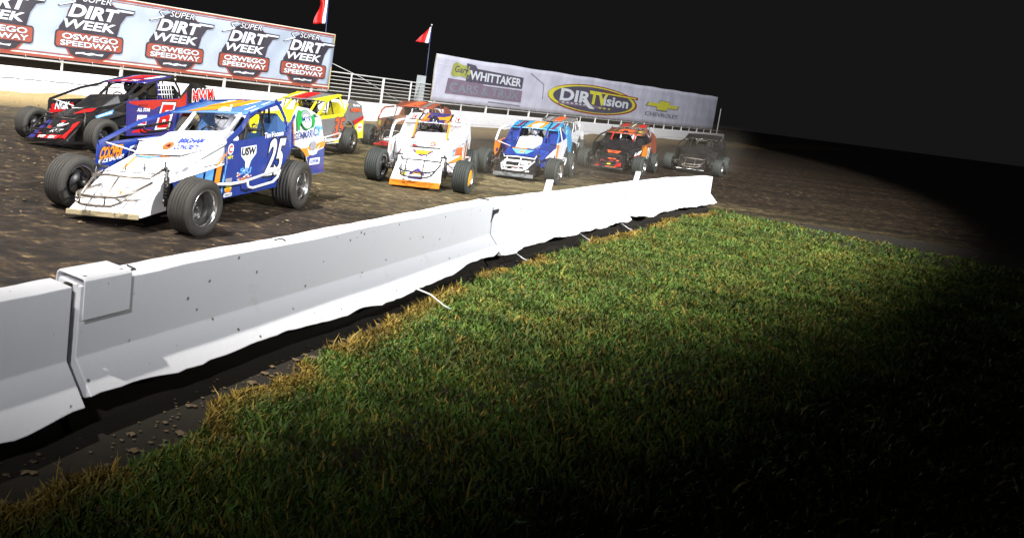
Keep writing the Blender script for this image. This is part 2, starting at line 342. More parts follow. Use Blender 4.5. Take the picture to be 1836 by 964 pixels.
me.materials.append(mat('clod_clay', (.10, .07, .038), .95, 0, .9, 0, 0, 0, 1.3, dcol=(.26, .19, .10))); o = bpy.data.objects.new('clay_clods', me); COL.objects.link(o)
tag(o, 'loose crumbs of brown clay scattered over the track surface', 'clay crumbs', kind='stuff')
# ------------------------------------------------------------------ concrete
def concrete(name, col, pit=.5, stain=.4, sc1=3.):
    mt, nt, b = nodes(name); N = nt.nodes; L = nt.links; tc = N.new('ShaderNodeTexCoord')
    n = N.new('ShaderNodeTexNoise'); n.inputs['Scale'].default_value = sc1; n.inputs['Detail'].default_value = 9; n.inputs['Roughness'].default_value = .7; L.new(tc.outputs['Object'], n.inputs[0])
    v = N.new('ShaderNodeTexVoronoi'); v.inputs['Scale'].default_value = 7; L.new(tc.outputs['Object'], v.inputs[0])
    r = N.new('ShaderNodeValToRGB'); r.color_ramp.elements[0].position = .60; r.color_ramp.elements[1].position = .8; r.color_ramp.elements[0].color = (0, 0, 0, 1); L.new(n.outputs['Fac'], r.inputs[0])
    r2 = N.new('ShaderNodeValToRGB'); r2.color_ramp.elements[0].position = .05; r2.color_ramp.elements[1].position = .10
    n3 = N.new('ShaderNodeTexNoise'); n3.inputs['Scale'].default_value = 26; n3.inputs['Detail'].default_value = 4; L.new(tc.outputs['Object'], n3.inputs[0])
    ad3 = N.new('ShaderNodeMath'); ad3.operation = 'MULTIPLY_ADD'; ad3.inputs[1].default_value = -.9; ad3.inputs[2].default_value = .765; L.new(n3.outputs['Fac'], ad3.inputs[0])
    mn = N.new('ShaderNodeMath'); mn.operation = 'MINIMUM'; L.new(v.outputs['Distance'], mn.inputs[0]); L.new(ad3.outputs[0], mn.inputs[1]); L.new(mn.outputs[0], r2.inputs[0])
    m1 = N.new('ShaderNodeMix'); m1.data_type = 'RGBA'; m1.inputs['A'].default_value = (*col, 1); m1.inputs['B'].default_value = (.45, .38, .27, 1)
    ml = N.new('ShaderNodeMath'); ml.operation = 'MULTIPLY'; ml.inputs[1].default_value = stain; L.new(r.outputs[0], ml.inputs[0]); L.new(ml.outputs[0], m1.inputs['Factor'])
    m2 = N.new('ShaderNodeMix'); m2.data_type = 'RGBA'; m2.inputs['A'].default_value = (.22, .19, .15, 1); L.new(m1.outputs['Result'], m2.inputs['B']); L.new(r2.outputs[0], m2.inputs['Factor'])
    L.new(m2.outputs['Result'], b.inputs['Base Color']); b.inputs['Roughness'].default_value = .7
    bp = N.new('ShaderNodeBump'); bp.inputs['Strength'].default_value = pit; bp.inputs['Distance'].default_value = .012; ad = N.new('ShaderNodeMath'); ad.operation = 'ADD'
    L.new(n.outputs['Fac'], ad.inputs[0]); L.new(r2.outputs[0], ad.inputs[1]); L.new(ad.outputs[0], bp.inputs['Height']); L.new(bp.outputs[0], b.inputs['Normal']); return mt
CONC = concrete('white_painted_concrete', (.82, .82, .84)); CONCF = concrete('white_wall_paint', (.84, .84, .86), .3, .18, 1.2)
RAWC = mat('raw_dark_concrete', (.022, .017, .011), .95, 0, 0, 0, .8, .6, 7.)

def sweep(path, prof, name, m, parent=None, step=.12, jitter=None, ends=True, bevel=0):
    """prof: list of (offset to the infield side, z); jitter(i_prof, s) -> (do, dz)"""
    pts = []; ss = []; acc = 0
    for a, c in zip(path[:-1], path[1:]):
        a = Vector(a); c = Vector(c); L_ = (c - a).length; n = max(1, int(L_ / step))
        for k in range(n): pts.append(a.lerp(c, k / n)); ss.append(acc + L_ * k / n)
        acc += L_
    pts.append(Vector(path[-1])); ss.append(acc); vs = []; K = len(prof)
    for i, p in enumerate(pts):
        a = pts[max(i - 3, 0)]; c = pts[min(i + 3, len(pts) - 1)]; t = (c - a).normalized(); n = Vector((t.y, -t.x))
        for j, (of, z) in enumerate(prof):
            do, dz = jitter(j, ss[i]) if jitter else (0, 0)
            vs.append((p.x + n.x * (of + do), p.y + n.y * (of + do), z + dz))
    fs = [(i * K + j, i * K + (j + 1) % K, (i + 1) * K + (j + 1) % K, (i + 1) * K + j) for i in range(len(pts) - 1) for j in range(K)]
    if ends: fs += [tuple(range(K)), tuple(range((len(pts) - 1) * K, len(pts) * K))[::-1]]
    b = MB(); b.add(vs, fs); return b.build(name, m, parent, bevel=bevel)
def sub(path, a, c):
    """piece of polyline between arc lengths"""
    out = []; acc = 0
    for p, q in zip(path[:-1], path[1:]):
        p = Vector(p); q = Vector(q); L_ = (q - p).length
        for s in (a, c):
            if acc <= s <= acc + L_ and s == a: out.append(p.lerp(q, (s - acc) / L_))
        if a < acc + L_ < c: out.append(q.copy())
        if acc <= c <= acc + L_: out.append(p.lerp(q, (c - acc) / L_)); break
        acc += L_
    res = [out[0]]
    for p in out[1:]:
        if (p - res[-1]).length > 1e-3: res.append(p)
    return res
def plen(path): return sum((Vector(q) - Vector(p)).length for p, q in zip(path[:-1], path[1:]))
def arc_of(path, pt):
    best = (1e9, 0); acc = 0
    for p, q in zip(path[:-1], path[1:]):
        p = Vector(p); q = Vector(q); d = q - p; t = max(0, min(1, (Vector(pt) - p).dot(d) / d.length_squared)); e = (p + d * t - Vector(pt)).length
        if e < best[0]: best = (e, acc + t * d.length)
        acc += d.length
    return best[1]
# near barrier: one thing for each precast length
cuts = [0, arc_of(NEAR, (-1.46, 3.98)), arc_of(NEAR, (1.88, 9.23)), arc_of(NEAR, (5.22, 13.62)), plen(NEAR)]
labs = ['nearest length of white concrete barrier, left of the steel joint cap', 'long white concrete barrier between the folded steel cap and the dark notch',
        'white concrete barrier right of the dark notch with one paint tab standing on top', 'farthest white concrete barrier length, at the right edge beyond the second paint tab']
rs = random.Random(5)
for i in range(len(cuts) - 1):
    pth = sub(NEAR, cuts[i] + (.045 if i else 0), cuts[i + 1] - .01); sd = i * 37
    def jit(j, s, sd=sd):
        def f(fr, k):
            x_ = s * fr + sd; i_ = math.floor(x_); h_ = lambda q: random.Random(int(q) * 131 + k * 977).random(); return h_(i_) + (h_(i_ + 1) - h_(i_)) * (x_ - i_) - .5
        if j in (4, 5):
            q_ = f(.8, 3) * .07 + f(2.9, 4) * .035 + f(11, 9) * .016; return (q_ * .925, -q_)
        if j in (1, 2): return (0, f(2.2, j) * .012 + f(9, j) * .006)
        return (0, 0)
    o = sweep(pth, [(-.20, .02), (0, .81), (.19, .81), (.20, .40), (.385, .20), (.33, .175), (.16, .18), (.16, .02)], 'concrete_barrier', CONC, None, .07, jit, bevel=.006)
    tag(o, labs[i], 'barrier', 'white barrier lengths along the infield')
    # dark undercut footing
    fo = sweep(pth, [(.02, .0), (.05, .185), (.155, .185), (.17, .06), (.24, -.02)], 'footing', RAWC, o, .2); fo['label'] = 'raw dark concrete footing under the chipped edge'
# steel cap over the first joint
jp = Vector((-1.46, 3.98)); dr = (Vector((.08, 6.38)) - jp).normalized(); nr_ = Vector((dr.y, -dr.x))
cap = thing('steel_joint_cover', 'folded white steel cap bridging the gap between two barrier lengths', 'cap', (jp.x, jp.y, 0))
def cp(al, of, z): return (dr.x * al + nr_.x * of, dr.y * al + nr_.y * of, z)
b = MB()
def sheet(pr, a0, a1, th=.012):
    vs = []
    for al in (a0, a1):
        for of, z in pr: vs.append(cp(al, of, z))
    K = len(pr); return vs, [(j, j + 1, K + j + 1, K + j) for j in range(K - 1)]
pr_o = [(-.06, .60), (-.03, .835), (-.01, .85), (.20, .85), (.215, .835), (.222, .62)]; pr_i = [(o_ * .94 + .005, z - .012) for o_, z in pr_o][::-1]
vs, fs = sheet(pr_o + pr_i, .05, .38); K = len(pr_o + pr_i); fs.append((K - 1, 0, K, 2 * K - 1)); fs += [tuple(range(K)), tuple(range(K, 2 * K))[::-1]]
b.add(vs, fs); b.build('cap_plate', CONC, cap, bevel=.004)
b = MB(); b.box(cp(.03, .10, .42), (.05, .05, .76)); b.build('joint_post', RAWC, cap)
# second joint: dark bracket plate in the notch
jp = Vector((1.88, 9.23)); dr = (Vector((3.44, 11.21)) - jp).normalized(); nr_ = Vector((dr.y, -dr.x))
br_ = thing('joint_bracket', 'dark steel bracket showing in the notch between two white barriers', 'bracket', (jp.x, jp.y, 0))
b = MB(); b.prism([cp(.0, .197, .62), cp(.0, .199, .70), cp(.16, .199, .71), cp(.15, .197, .665), cp(.05, .197, .65), cp(-.02, .197, .55)], (nr_.x * .02, nr_.y * .02, 0)); b.build('bracket_plate', SEAM, br_)
b = MB(); b.tube([cp(-.02, 0, .817), cp(.02, .12, .819)], .010, 6); b.build('gap_filler', SEAM, br_)
b = MB(); b.tube([cp(-1.55, .26, .33), cp(-1.35, .33, .268), cp(-1.2, .36, .225)], .007, 5)
o = b.build('crack', SEAM, None); o.location = (jp.x, jp.y, 0); tag(o, 'black diagonal crack in the foot of the white barrier', 'crack')
for P_, lb in (([(-1.2, 4.3), (-1.137, 4.267), (-1.094, 4.326), (-1.162, 4.385)], 'thin dark outline of a lifting slot in the barrier top beside the steel cap'),
               ([(-.371, 5.533), (-.342, 5.588), (-.318, 5.61), (-.288, 5.561)], 'small dark chipped mark on the barrier top below the lead car')):
    b = MB(); b.tube([(x_, y_, .815) for x_, y_ in P_], .0055, 4); o = b.build('lifting_slot', SEAM, None); tag(o, lb, 'slot')
# tabs on top of the barrier
for (x, y), lb in zip([(3.20, 10.95), (6.02, 14.72)], ['small white tab standing on the barrier top below the blue and white car', 'farther small white tab on the barrier top near the right edge']):
    b = MB(); b.prism([(-.05, -.03, .78), (.05, .03, .78), (.075, .03, .98), (-.025, -.03, .98)], (.02, -.03, 0)); o = b.build('marker_tab', CONC, None, bevel=.004); o.location = (x, y, 0)
    tag(o, lb, 'marker', 'marker tabs on the barrier')
# reinforcement wires hanging out of the broken foot
for k, (px, py, lb) in enumerate([(1.19, 6.86, 'bent pale wire poking out under the nearest broken barrier edge'), (2.55, 9.42, 'thin wire poking out below the barrier beside the dark notch'),
                    (4.05, 11.45, 'short wire sticking out of the barrier foot above the grass tufts'), (5.3, 13.0, 'farthest pale wire sticking out of the barrier foot')]):
    b = MB(); b.tube([(-.28, .08, .20), (-.12, .02, .17), (.02, -.03, .09), (.08, -.04, .07)], .007, 6); o = b.build('rebar_wire', WTUBE, None); o.location = (px, py, .0)
    tag(o, lb, 'wire', 'wires hanging out of the barrier')

# ------------------------------------------------------------------ outer wall, fence, banners
wall = sweep(FAR, [(0, -.1), (0, .9), (-.03, .98), (-.3, .98), (-.3, -.1)], 'concrete_wall', CONCF, None, .5)
tag(wall, 'long white concrete wall around the outside of the dirt turn', 'wall')
# scuffs along the wall
def wallmap(path, off0=0):
    P_ = [Vector(p) for p in path]
    def f(s, z, d=0, ripple=True):
        acc = 0
        for k in range(len(P_) - 1):
            L_ = (P_[k + 1] - P_[k]).length
            if s <= acc + L_ or k == len(P_) - 2:
                t = (P_[k + 1] - P_[k]) / L_; q = P_[k] + t * (s - acc); n = Vector((t.y, -t.x)); break
            acc += L_
        rp = (.018 * math.sin(s * 2.1 + z * 1.3) + .012 * math.sin(s * 5.3 - z * 2.9)) * (1 if s < SBX else .35) if ripple else 0
        q = q + n * (off0 + d * 5 + rp); return (q.x, q.y, z)
    return f
SBX = 48.
wm = wallmap(FAR)
S1 = arc_of(FAR, (-12.46, 27.14)); S2 = arc_of(FAR, (8.34, 45.74)); SB1 = arc_of(FAR, (-.66, 36.2)); SB2 = arc_of(FAR, (4.95, 41.7)); SE = plen(FAR)
WM = wallmap(FAR, .012)
def lin(s0, s1, z, th, amp, seed, name, label, m):
    b = MB(); n = 40; P_ = []
    for k in range(n + 1):
        s = s0 + (s1 - s0) * k / n; P_.append((s, z + amp * math.sin(k * 1.3 + seed) + amp * .6 * math.sin(k * 3.1)))
    vs = [WM(s, q - th, 0, False) for s, q in P_] + [WM(s, q + th, 0, False) for s, q in P_]; b.add(vs, [(i, i + 1, n + 2 + i, n + 1 + i) for i in range(n)])
    o = b.build(name, m, wall); o['label'] = label
lin(S1 - 1, S1 + 4.5, .55, .018, .012, 1, 'scuff_mark', 'dark tyre scuff along the wall', mat('rubber_scuff', (.12, .12, .14), .8))
lin(S1 + .4, S1 + 4.6, .34, .008, .004, 2, 'scuff_mark', 'thin lower scuff along the wall', MATS['rubber_scuff'])
lin(S2 - 3, SE - 2, .22, .012, .012, 3, 'scuff_mark', 'long faint scuff low on the far wall', mat('faint_scuff', (.5, .5, .52), .8))

# catch fence: posts and rails standing on the wall
fence = thing('safety_fence', 'white steel post and rail fence standing on the outer wall', 'fence')
FM = wallmap(FAR, -.12)
galv = mat('galvanised_white', (.62, .62, .60), .5, .2, 0, 0, 0, .3, 4.)
s = 6.0; k = 0
while s < SE - .5:
    r = .075 if k % 2 else .045
    top = 4.0 if not (SB1 < s < SB2) else 2.32
    b = MB(); p = Vector(FM(s, 0, 0, False)); b.box((p.x, p.y, (.98 + top) / 2), (r * 1.6, r * 1.6, top - .98)); b.build('fence_post', galv, fence)
    s += 2.35 if s < SB2 else 3.0; k += 1
s = SB1 + 1.5
for z, rr in ((2.30, .035), (2.10, .02), (1.92, .02), (1.74, .02), (1.56, .02), (1.38, .02), (1.20, .02)):
    b = MB(); b.tube([FM(q, z, 0, False) for q in np.linspace(SB1 - .6, SB2 + .5, 12)], rr, 6); b.build('fence_rail', galv, fence)
for z in (1.33,):
    b = MB(); b.tube([FM(q, z, 0, False) for q in np.linspace(4, SB1, 24)], .04, 6); b.build('fence_rail', galv, fence)
    b = MB(); b.tube([FM(q, z, 0, False) for q in np.linspace(SB2, SE - .5, 24)], .04, 6); b.build('fence_rail', galv, fence)
b = MB(); b.tube([FM(SB1 - .1, 2.75, 0, False), FM(SB1 + 2.0, 2.2, 0, False), FM(SB1 + 5.2, 1.2, 0, False)], .016, 5); b.build('brace_cable', galv, fence)
p = Vector(wallmap(FAR, -.3)(SB2 - .7, 0, 0, False))
b = MB(); b.box((0, 0, 1.85), (.42, .3, 1.75)); o = b.build('fence_pillar', mat('pillar_grey', (.42, .46, .47), .6, 0, 0, 0, .1, .3, 3.)); o.location = (p.x, p.y, 0); o.rotation_euler.z = R(45); o.location.z = 0
tag(o, 'square grey pillar at the foot of the right flagpole', 'pillar')
# backing structure below the wall top so the pillar stands on it
wall_back = sweep(sub(FAR, SB1 - 2, SB2 + 2), [(-.32, -.1), (-.32, .97), (-.95, .97), (-.95, -.1)], 'wall_buttress', CONCF, wall, .6)

def banner_sheet(s0, s1, z0, z1, name, m, parent, top=None, M_=None):
    n = int((s1 - s0) / .25); mz = 10; b = MB(); M_ = M_ or wallmap(FAR, -.02); vs = []
    for i in range(n + 1):
        s = s0 + (s1 - s0) * i / n
        for j in range(mz + 1):
            z = z0 + (z1 - z0) * j / mz
            vs.append(M_(s, z + (top(s) * j / mz if top else 0), 0))
    b.add(vs, [(i * (mz + 1) + j, (i + 1) * (mz + 1) + j, (i + 1) * (mz + 1) + j + 1, i * (mz + 1) + j + 1) for i in range(n) for j in range(mz)], True)
    o = b.build(name, m, parent); sm = o.modifiers.new('thickness', 'SOLIDIFY'); sm.thickness = .006; sm.offset = -1; return o
def fabric(name, col):
    mt, nt, b = nodes(name); N = nt.nodes; L = nt.links; tc = N.new('ShaderNodeTexCoord')
    n = N.new('ShaderNodeTexNoise'); n.inputs['Scale'].default_value = .6; n.inputs['Detail'].default_value = 5; L.new(tc.outputs['Object'], n.inputs[0])
    wv = N.new('ShaderNodeTexWave'); wv.bands_direction = 'Z'; wv.inputs['Scale'].default_value = .30; wv.inputs['Distortion'].default_value = 1.5; L.new(tc.outputs['Object'], wv.inputs[0])
    r = N.new('ShaderNodeValToRGB'); r.color_ramp.elements[0].position = .35; r.color_ramp.elements[1].position = .65
    r.color_ramp.elements[0].color = (*[c * .82 for c in col], 1); r.color_ramp.elements[1].color = (*col, 1); L.new(n.outputs['Fac'], r.inputs[0]); L.new(r.outputs[0], b.inputs['Base Color'])
    bp = N.new('ShaderNodeBump'); bp.inputs['Strength'].default_value = .22; bp.inputs['Distance'].default_value = .05
    ad = N.new('ShaderNodeMath'); ad.operation = 'ADD'; L.new(n.outputs['Fac'], ad.inputs[0]); L.new(wv.outputs['Fac'], ad.inputs[1]); L.new(ad.outputs[0], bp.inputs['Height']); L.new(bp.outputs[0], b.inputs['Normal'])
    b.inputs['Roughness'].default_value = .55; return mt
FAB1 = fabric('banner_fabric_pale_blue', (.36, .42, .52)); FAB2 = fabric('banner_fabric_lavender', (.57, .57, .68))
bRED = mat('banner_red', (.26, .045, .022), .6); bDARK = mat('banner_dark', (.020, .015, .026), .6); bORG = mat('banner_orange', (.55, .17, .05), .6)
bWHT = mat('banner_white', (.60, .63, .68), .6); bCREAM = mat('banner_cream', (.7, .66, .55), .6); bPUR = mat('banner_faded_purple', (.20, .15, .20), .6); bYEL = mat('banner_yellow', (.62, .58, .06), .6)
bOLV = mat('banner_olive', (.34, .36, .09), .6); bGRY = mat('banner_grey', (.20, .21, .26), .6); bDK2 = mat('banner_faded_dark', (.085, .075, .11), .6); bROPE = mat('yellow_rope', (.45, .38, .16), .7)
M1 = wallmap(FAR, -.02)
ban1 = thing('banner', 'long pale blue banner with five round race logos above the left wall', 'banner', group='advertising banners on the outer fence')
banner_sheet(7.0, SB1, 1.42, 4.08, 'banner_fabric', FAB1, ban1)
def strip(s0, s1, z0, z1, m, name='border_stripe', parent=None, d=.004, MM=None):
    n = max(2, int((s1 - s0) / .4)); b = MB(); MM = MM or M1; vs = []
    for i in range(n + 1):
        s = s0 + (s1 - s0) * i / n; vs += [MM(s, z0, d), MM(s, z1, d)]
    b.add(vs, [(2 * i, 2 * i + 2, 2 * i + 3, 2 * i + 1) for i in range(n)]); return b.build(name, m, parent)
for z0, z1, mm in ((1.43, 1.53, bRED), (1.53, 1.57, bCREAM), (1.60, 1.64, bRED), (3.90, 3.93, bRED), (3.97, 4.05, bRED), (4.05, 4.085, bCREAM)): strip(7.02, SB1 - .02, z0, z1, mm, parent=ban1)
strip(SB1 - .05, SB1 + .01, 1.43, 4.08, bROPE, 'edge_rope', ban1, .005)
def banner_logo(sc_, zc, k=1.):
    mp = lambda u, v, d=0: M1(sc_ + u * k, zc + v * k, d)
    mp.step = .3
    P_ = lambda nm, pts, m, d: patch(nm, pts, mp, m, ban1, d)
    P_('logo_plaque', [(-1.0, .50), (-.72, .10), (-.5, 0), (.5, 0), (.78, .10), (1.08, .50)], bRED, .005)
    P_('logo_plaque', [(-.92, .47), (-.66, .14), (-.45, .06), (.45, .06), (.70, .14), (.98, .47)], bDARK, .007)
    P_('logo_dome', [(-1.02, 1.0), (-.92, 1.75), (-.75, 2.12), (-.35, 2.32), (.25, 2.34), (.75, 2.22), (.98, 2.05), (1.02, 1.0)], bRED, .005)
    P_('logo_backing', [(-1.2, 1.02), (1.02, 1.02), (1.12, 1.5), (1.32, 1.85), (1.6, 1.92), (1.68, 2.1), (.85, 2.12), (.6, 2.28), (-.45, 2.28), (-.8, 2.1), (-.95, 1.55), (-1.2, 1.12)], bDARK, .007)
    P_('logo_plaque', rrect(-1.32, .36, 1.30, 1.02, .12), bDARK, .009)
    P_('logo_plaque', rrect(-1.27, .41, 1.25, .97, .10), bRED, .011)
    T = lambda s, x, y, w_, h_, m, off, sh, d: text('lettering', s, mp, x, y, w_, h_, m, ban1, off, sh, 0, 0, None, depth=d)
    T('OSWEGO', -1.05, .71, 2.1, .20, bDARK, .06, .0, .0125); T('OSWEGO', -1.05, .71, 2.1, .20, bWHT, .028, .0, .014)
    T('SPEEDWAY', -1.10, .46, 2.2, .19, bDARK, .06, .0, .0125); T('SPEEDWAY', -1.10, .46, 2.2, .19, bWHT, .028, .0, .014)
    T('WEEK', -1.12, 1.13, 1.95, .31, bWHT, .03, .32, .010); T('DIRT', -.88, 1.56, 1.75, .44, bWHT, .04, .32, .010)
    P_('lettering', [(.95, 1.98), (1.58, 1.98), (1.62, 2.05), (.95, 2.06)], bWHT, .0105)
    T('SUPER', -.42, 2.16, 1.1, .24, bDARK, .07, .3, .009); T('SUPER', -.42, 2.16, 1.1, .24, bWHT, .0, .3, .0105)
    P_('lettering', [(-1.32, 1.90), (-1.28, 1.86), (-.66, 2.06), (-.60, 2.14), (-.80, 2.28), (-.45, 2.40), (-.42, 2.44), (-.90, 2.32), (-.92, 2.25), (-.74, 2.12)], bDARK, .0095)
    P_('lettering', [(-1.26, 1.92), (-1.24, 1.90), (-.70, 2.08), (-.67, 2.13), (-.84, 2.27), (-.52, 2.38), (-.50, 2.40), (-.87, 2.30), (-.88, 2.26), (-.75, 2.13)], bWHT, .011)
    P_('lettering', [(-.5, .24), (-.2, .27), (-.1, .23), (.1, .28), (.3, .24), (.55, .27), (.5, .19), (.2, .21), (0, .17), (-.3, .21), (-.52, .17)], bWHT, .009)
for i_, sc_ in enumerate((-.3, 3.12, 6.72, 10.05, 13.25)): banner_logo(S1 + sc_, 1.52, 1.0 + .02 * (i_ == 1))
ban2 = thing('banner', 'lavender white banner with yellow and dark motor sport logos above the right wall', 'banner', group='advertising banners on the outer fence')
top2 = lambda s: .02 * math.sin((s - SB2) * .9) + max(0, (s - SB2 - 2)) * .021
banner_sheet(SB2, SE - 6, 1.42, 4.05, 'banner_fabric', FAB2, ban2, top2)
strip(SB2 - .02, SB2 + .05, 1.43, 4.05, bROPE, 'edge_rope', ban2, .005)
mp2 = lambda u, v, d=0: M1(S2 + u, v, d)
mp2.step = .35
def T2(s, x, y, w_, h_, m, off=.02, sh=0., d=.010): return text('lettering', s, mp2, x, y, w_, h_, m, ban2, off, sh, depth=d)
def P2(nm, pts, m, d): return patch(nm, pts, mp2, m, ban2, d)
P2('logo_plaque', [(-3.55, 3.05), (-3.4, 3.62), (-3.1, 3.78), (-2.2, 3.66), (-1.6, 3.72), (-1.35, 3.3), (-1.6, 2.92), (-2.4, 3.02), (-3.2, 2.94)], bOLV, .006)
T2('Gary', -3.2, 3.10, 1.5, .48, bDK2, .01, .2, .008)
P2('logo_plaque', [(-1.75, 2.72), (5.5, 2.80), (5.55, 3.55), (-.6, 3.60), (-.9, 3.78), (-1.9, 3.82)], bDK2, .006)
T2('WHITTAKER', -1.4, 2.93, 6.6, .50, bWHT, .03, 0, .008)
P2('logo_plaque', [(-3.9, 1.92), (5.6, 1.90), (5.6, 2.68), (.5, 2.66), (.0, 2.78), (-3.8, 2.80)], bPUR, .006)
T2('CARS & TRUX', -3.5, 2.06, 8.6, .50, bGRY, .03, 0, .008)
P2('logo_plaque', [(1.2, 1.66), (5.6, 1.62), (5.6, 1.70), (1.2, 1.74)], bGRY, .006)
# oval race logo
cx, cy = 18.7, 2.78
oval = [(cx + 9.6 * math.cos(a) * (1 if math.cos(a) > 0 else .95), cy + 1.15 * math.sin(a)) for a in np.linspace(0, 2 * math.pi, 40, endpoint=False)]
P2('logo_plaque', oval, bRED, .005)
P2('logo_plaque', [(x_, z_ + .02) for x_, z_ in [(cx + 9.1 * math.cos(a), cy + 1.05 * math.sin(a)) for a in np.linspace(0, 2 * math.pi, 40, endpoint=False)]], bYEL, .007)
P2('logo_plaque', [(cx + 8.3 * math.cos(a), cy + .98 * math.sin(a)) for a in np.linspace(0, 2 * math.pi, 40, endpoint=False)], bDK2, .009)
P2('logo_plaque', [(cx - 7.2, cy - .35), (cx + 2, cy - .45), (cx + 2, cy - .62), (cx - 7.2, cy - .62)], bPUR, .0095)
P2('logo_plaque', [(cx + 1, cy + .62), (cx + 9.5, cy + .55), (cx + 9.5, cy + .78), (cx + 1, cy + .80)], bRED, .0095)
T2('DIR', cx - 7.0, cy - .32, 5.4, .82, bWHT, .035, .1, .012); T2('TV', cx - 1.6, cy - .30, 3.6, .92, bYEL, .05, .1, .0125)
P2('lettering', [(cx - 1.8, cy + .60), (cx + 9.0, cy + .60), (cx + 9.0, cy + .70), (cx - 1.8, cy + .70)], bYEL, .013)
P2('lettering', [(cx - 3.2, cy - .1), (cx - 2.2, cy - .1), (cx - .2, cy - .72), (cx - 1.4, cy - .72)], bWHT, .013)
T2('ision', cx + 1.5, cy - .30, 5.6, .72, bWHT, .03, .05, .0125)
for q in range(6): P2('lettering', [(cx - 6.6 + q * .8, cy - .52), (cx - 6.2 + q * .8, cy - .52), (cx - 6.2 + q * .8, cy - .44), (cx - 6.6 + q * .8, cy - .44)], bWHT, .012)
for q in range(3): P2('lettering', [(cx + .6 + q * 1.0, cy - .62), (cx + 1.1 + q * 1.0, cy - .62), (cx + 1.1 + q * 1.0, cy - .52), (cx + .6 + q * 1.0, cy - .52)], bYEL, .012)
bx = 35.6
bow = [(-3.6, -.22), (-3.2, .12), (-1.0, .12), (-.9, .40), (1.5, .40), (1.5, .12), (3.8, .12), (3.4, -.22), (1.2, -.22), (1.1, -.50), (-1.3, -.50), (-1.2, -.22)]
P2('logo_plaque', [(bx + x_ * 1.42, 3.24 + z_ * 1.15) for x_, z_ in bow], bGRY, .006); P2('logo_plaque', [(bx + x_ * 1.32, 3.26 + z_ * .95) for x_, z_ in bow], bYEL, .008)
T2('CHEVROLET', bx - 4.8, 2.12, 10.2, .36, bGRY, .02, 0, .008)
# small creases drawn by rails behind the fabric: tie cords
for z in (2.9, 3.5): strip(SB2 + .1, SB2 + 1.6, z, z + .025, bWHT, 'tie_cord', ban2, .004)
P2('tie_cord', [(6.6, 3.95), (8.8, 3.35), (8.9, 2.3), (8.8, 2.3), (8.7, 3.32), (6.5, 3.90)], bGRY, .004)

for bn, a0, a1 in ((ban1, 8, SB1), (ban2, SB2, SE - 7)):
    q = a0 + .4
    while q < a1:
        b = MB(); b.tube([M1(q, 1.46, .004), M1(q + .02, 1.38, .006), FM(q + .03, 1.33, 0, False)], .010, 4); b.build('tie_cord', galv, bn); q += 1.25 if bn is ban1 else 2.2
# flags
def flagpole(x, y, z0, z1, lean, lab, kind):
    t = thing('flagpole', lab, 'flagpole', (x, y, 0), 0, 'flags on poles above the outer wall')
    tp = Vector((lean * (z1 - z0), 0, z1)); b = MB(); b.tube([(0, 0, z0), tuple(tp)], .035, 8, r2=.02); b.build('pole', mat('pole_dark_blue', (.03, .04, .10), .4), t)
    b = MB(); b.ball(tuple(tp), .05, 8); b.build('finial', galv, t)
    nu, nv = 14, 12; Lf, Hf = (.50, 1.15) if kind == 0 else (.80, .95)
    for part, m, v0, v1, d in (('flag', vR, 0, 1, 0), ('flag_stripe', vW, .10, .34, .012), ('flag_stripe', vN, .0, .10, .012)):
        vs = []
        for i in range(nu + 1):
            u = i / nu
            for j in range(nv + 1):
                v = j / nv; fold = .10 * math.sin(u * 7 + v * 3) * u
                uu = u * (1 - .35 * math.sin(v * 5)) if kind == 0 else u * (1 - v * .0)
                a_ = (v0 + (v1 - v0) * u)
                X = -Lf * a_ * (1 - .25 * math.sin(v * 4 + 1)) if kind == 0 else -Lf * a_ * (.25 + .75 * v)
                Zd = -v * Hf - a_ * (.10 if kind == 0 else .22 * (1 - v)); xb = lean * (z1 - z0) + lean * Zd
                vs.append((xb + X, -d + .10 * math.sin(a_ * 7 + v * 3) * a_ - .02, z1 - .06 + Zd))
        b = MB(); b.add(vs, [(i * (nv + 1) + j, (i + 1) * (nv + 1) + j, (i + 1) * (nv + 1) + j + 1, i * (nv + 1) + j + 1) for i in range(nu) for j in range(nv)], True)
        o = b.build(part, m, t); sm = o.modifiers.new('th', 'SOLIDIFY'); sm.thickness = .004
q = FM(arc_of(FAR, (-1.2, 35.83)), 0, 0, False); flagpole(q[0] + .22, q[1] + .2, .95, 5.75, -.035, 'tall pole with a drooping red and white flag above the left banner', 0)
q = FM(SB2 - .62, 0, 0, False); flagpole(q[0] + .1, q[1] + .3, .95, 5.55, -.02, 'dark pole with a red, white and blue flag beside the grey pillar', 1)

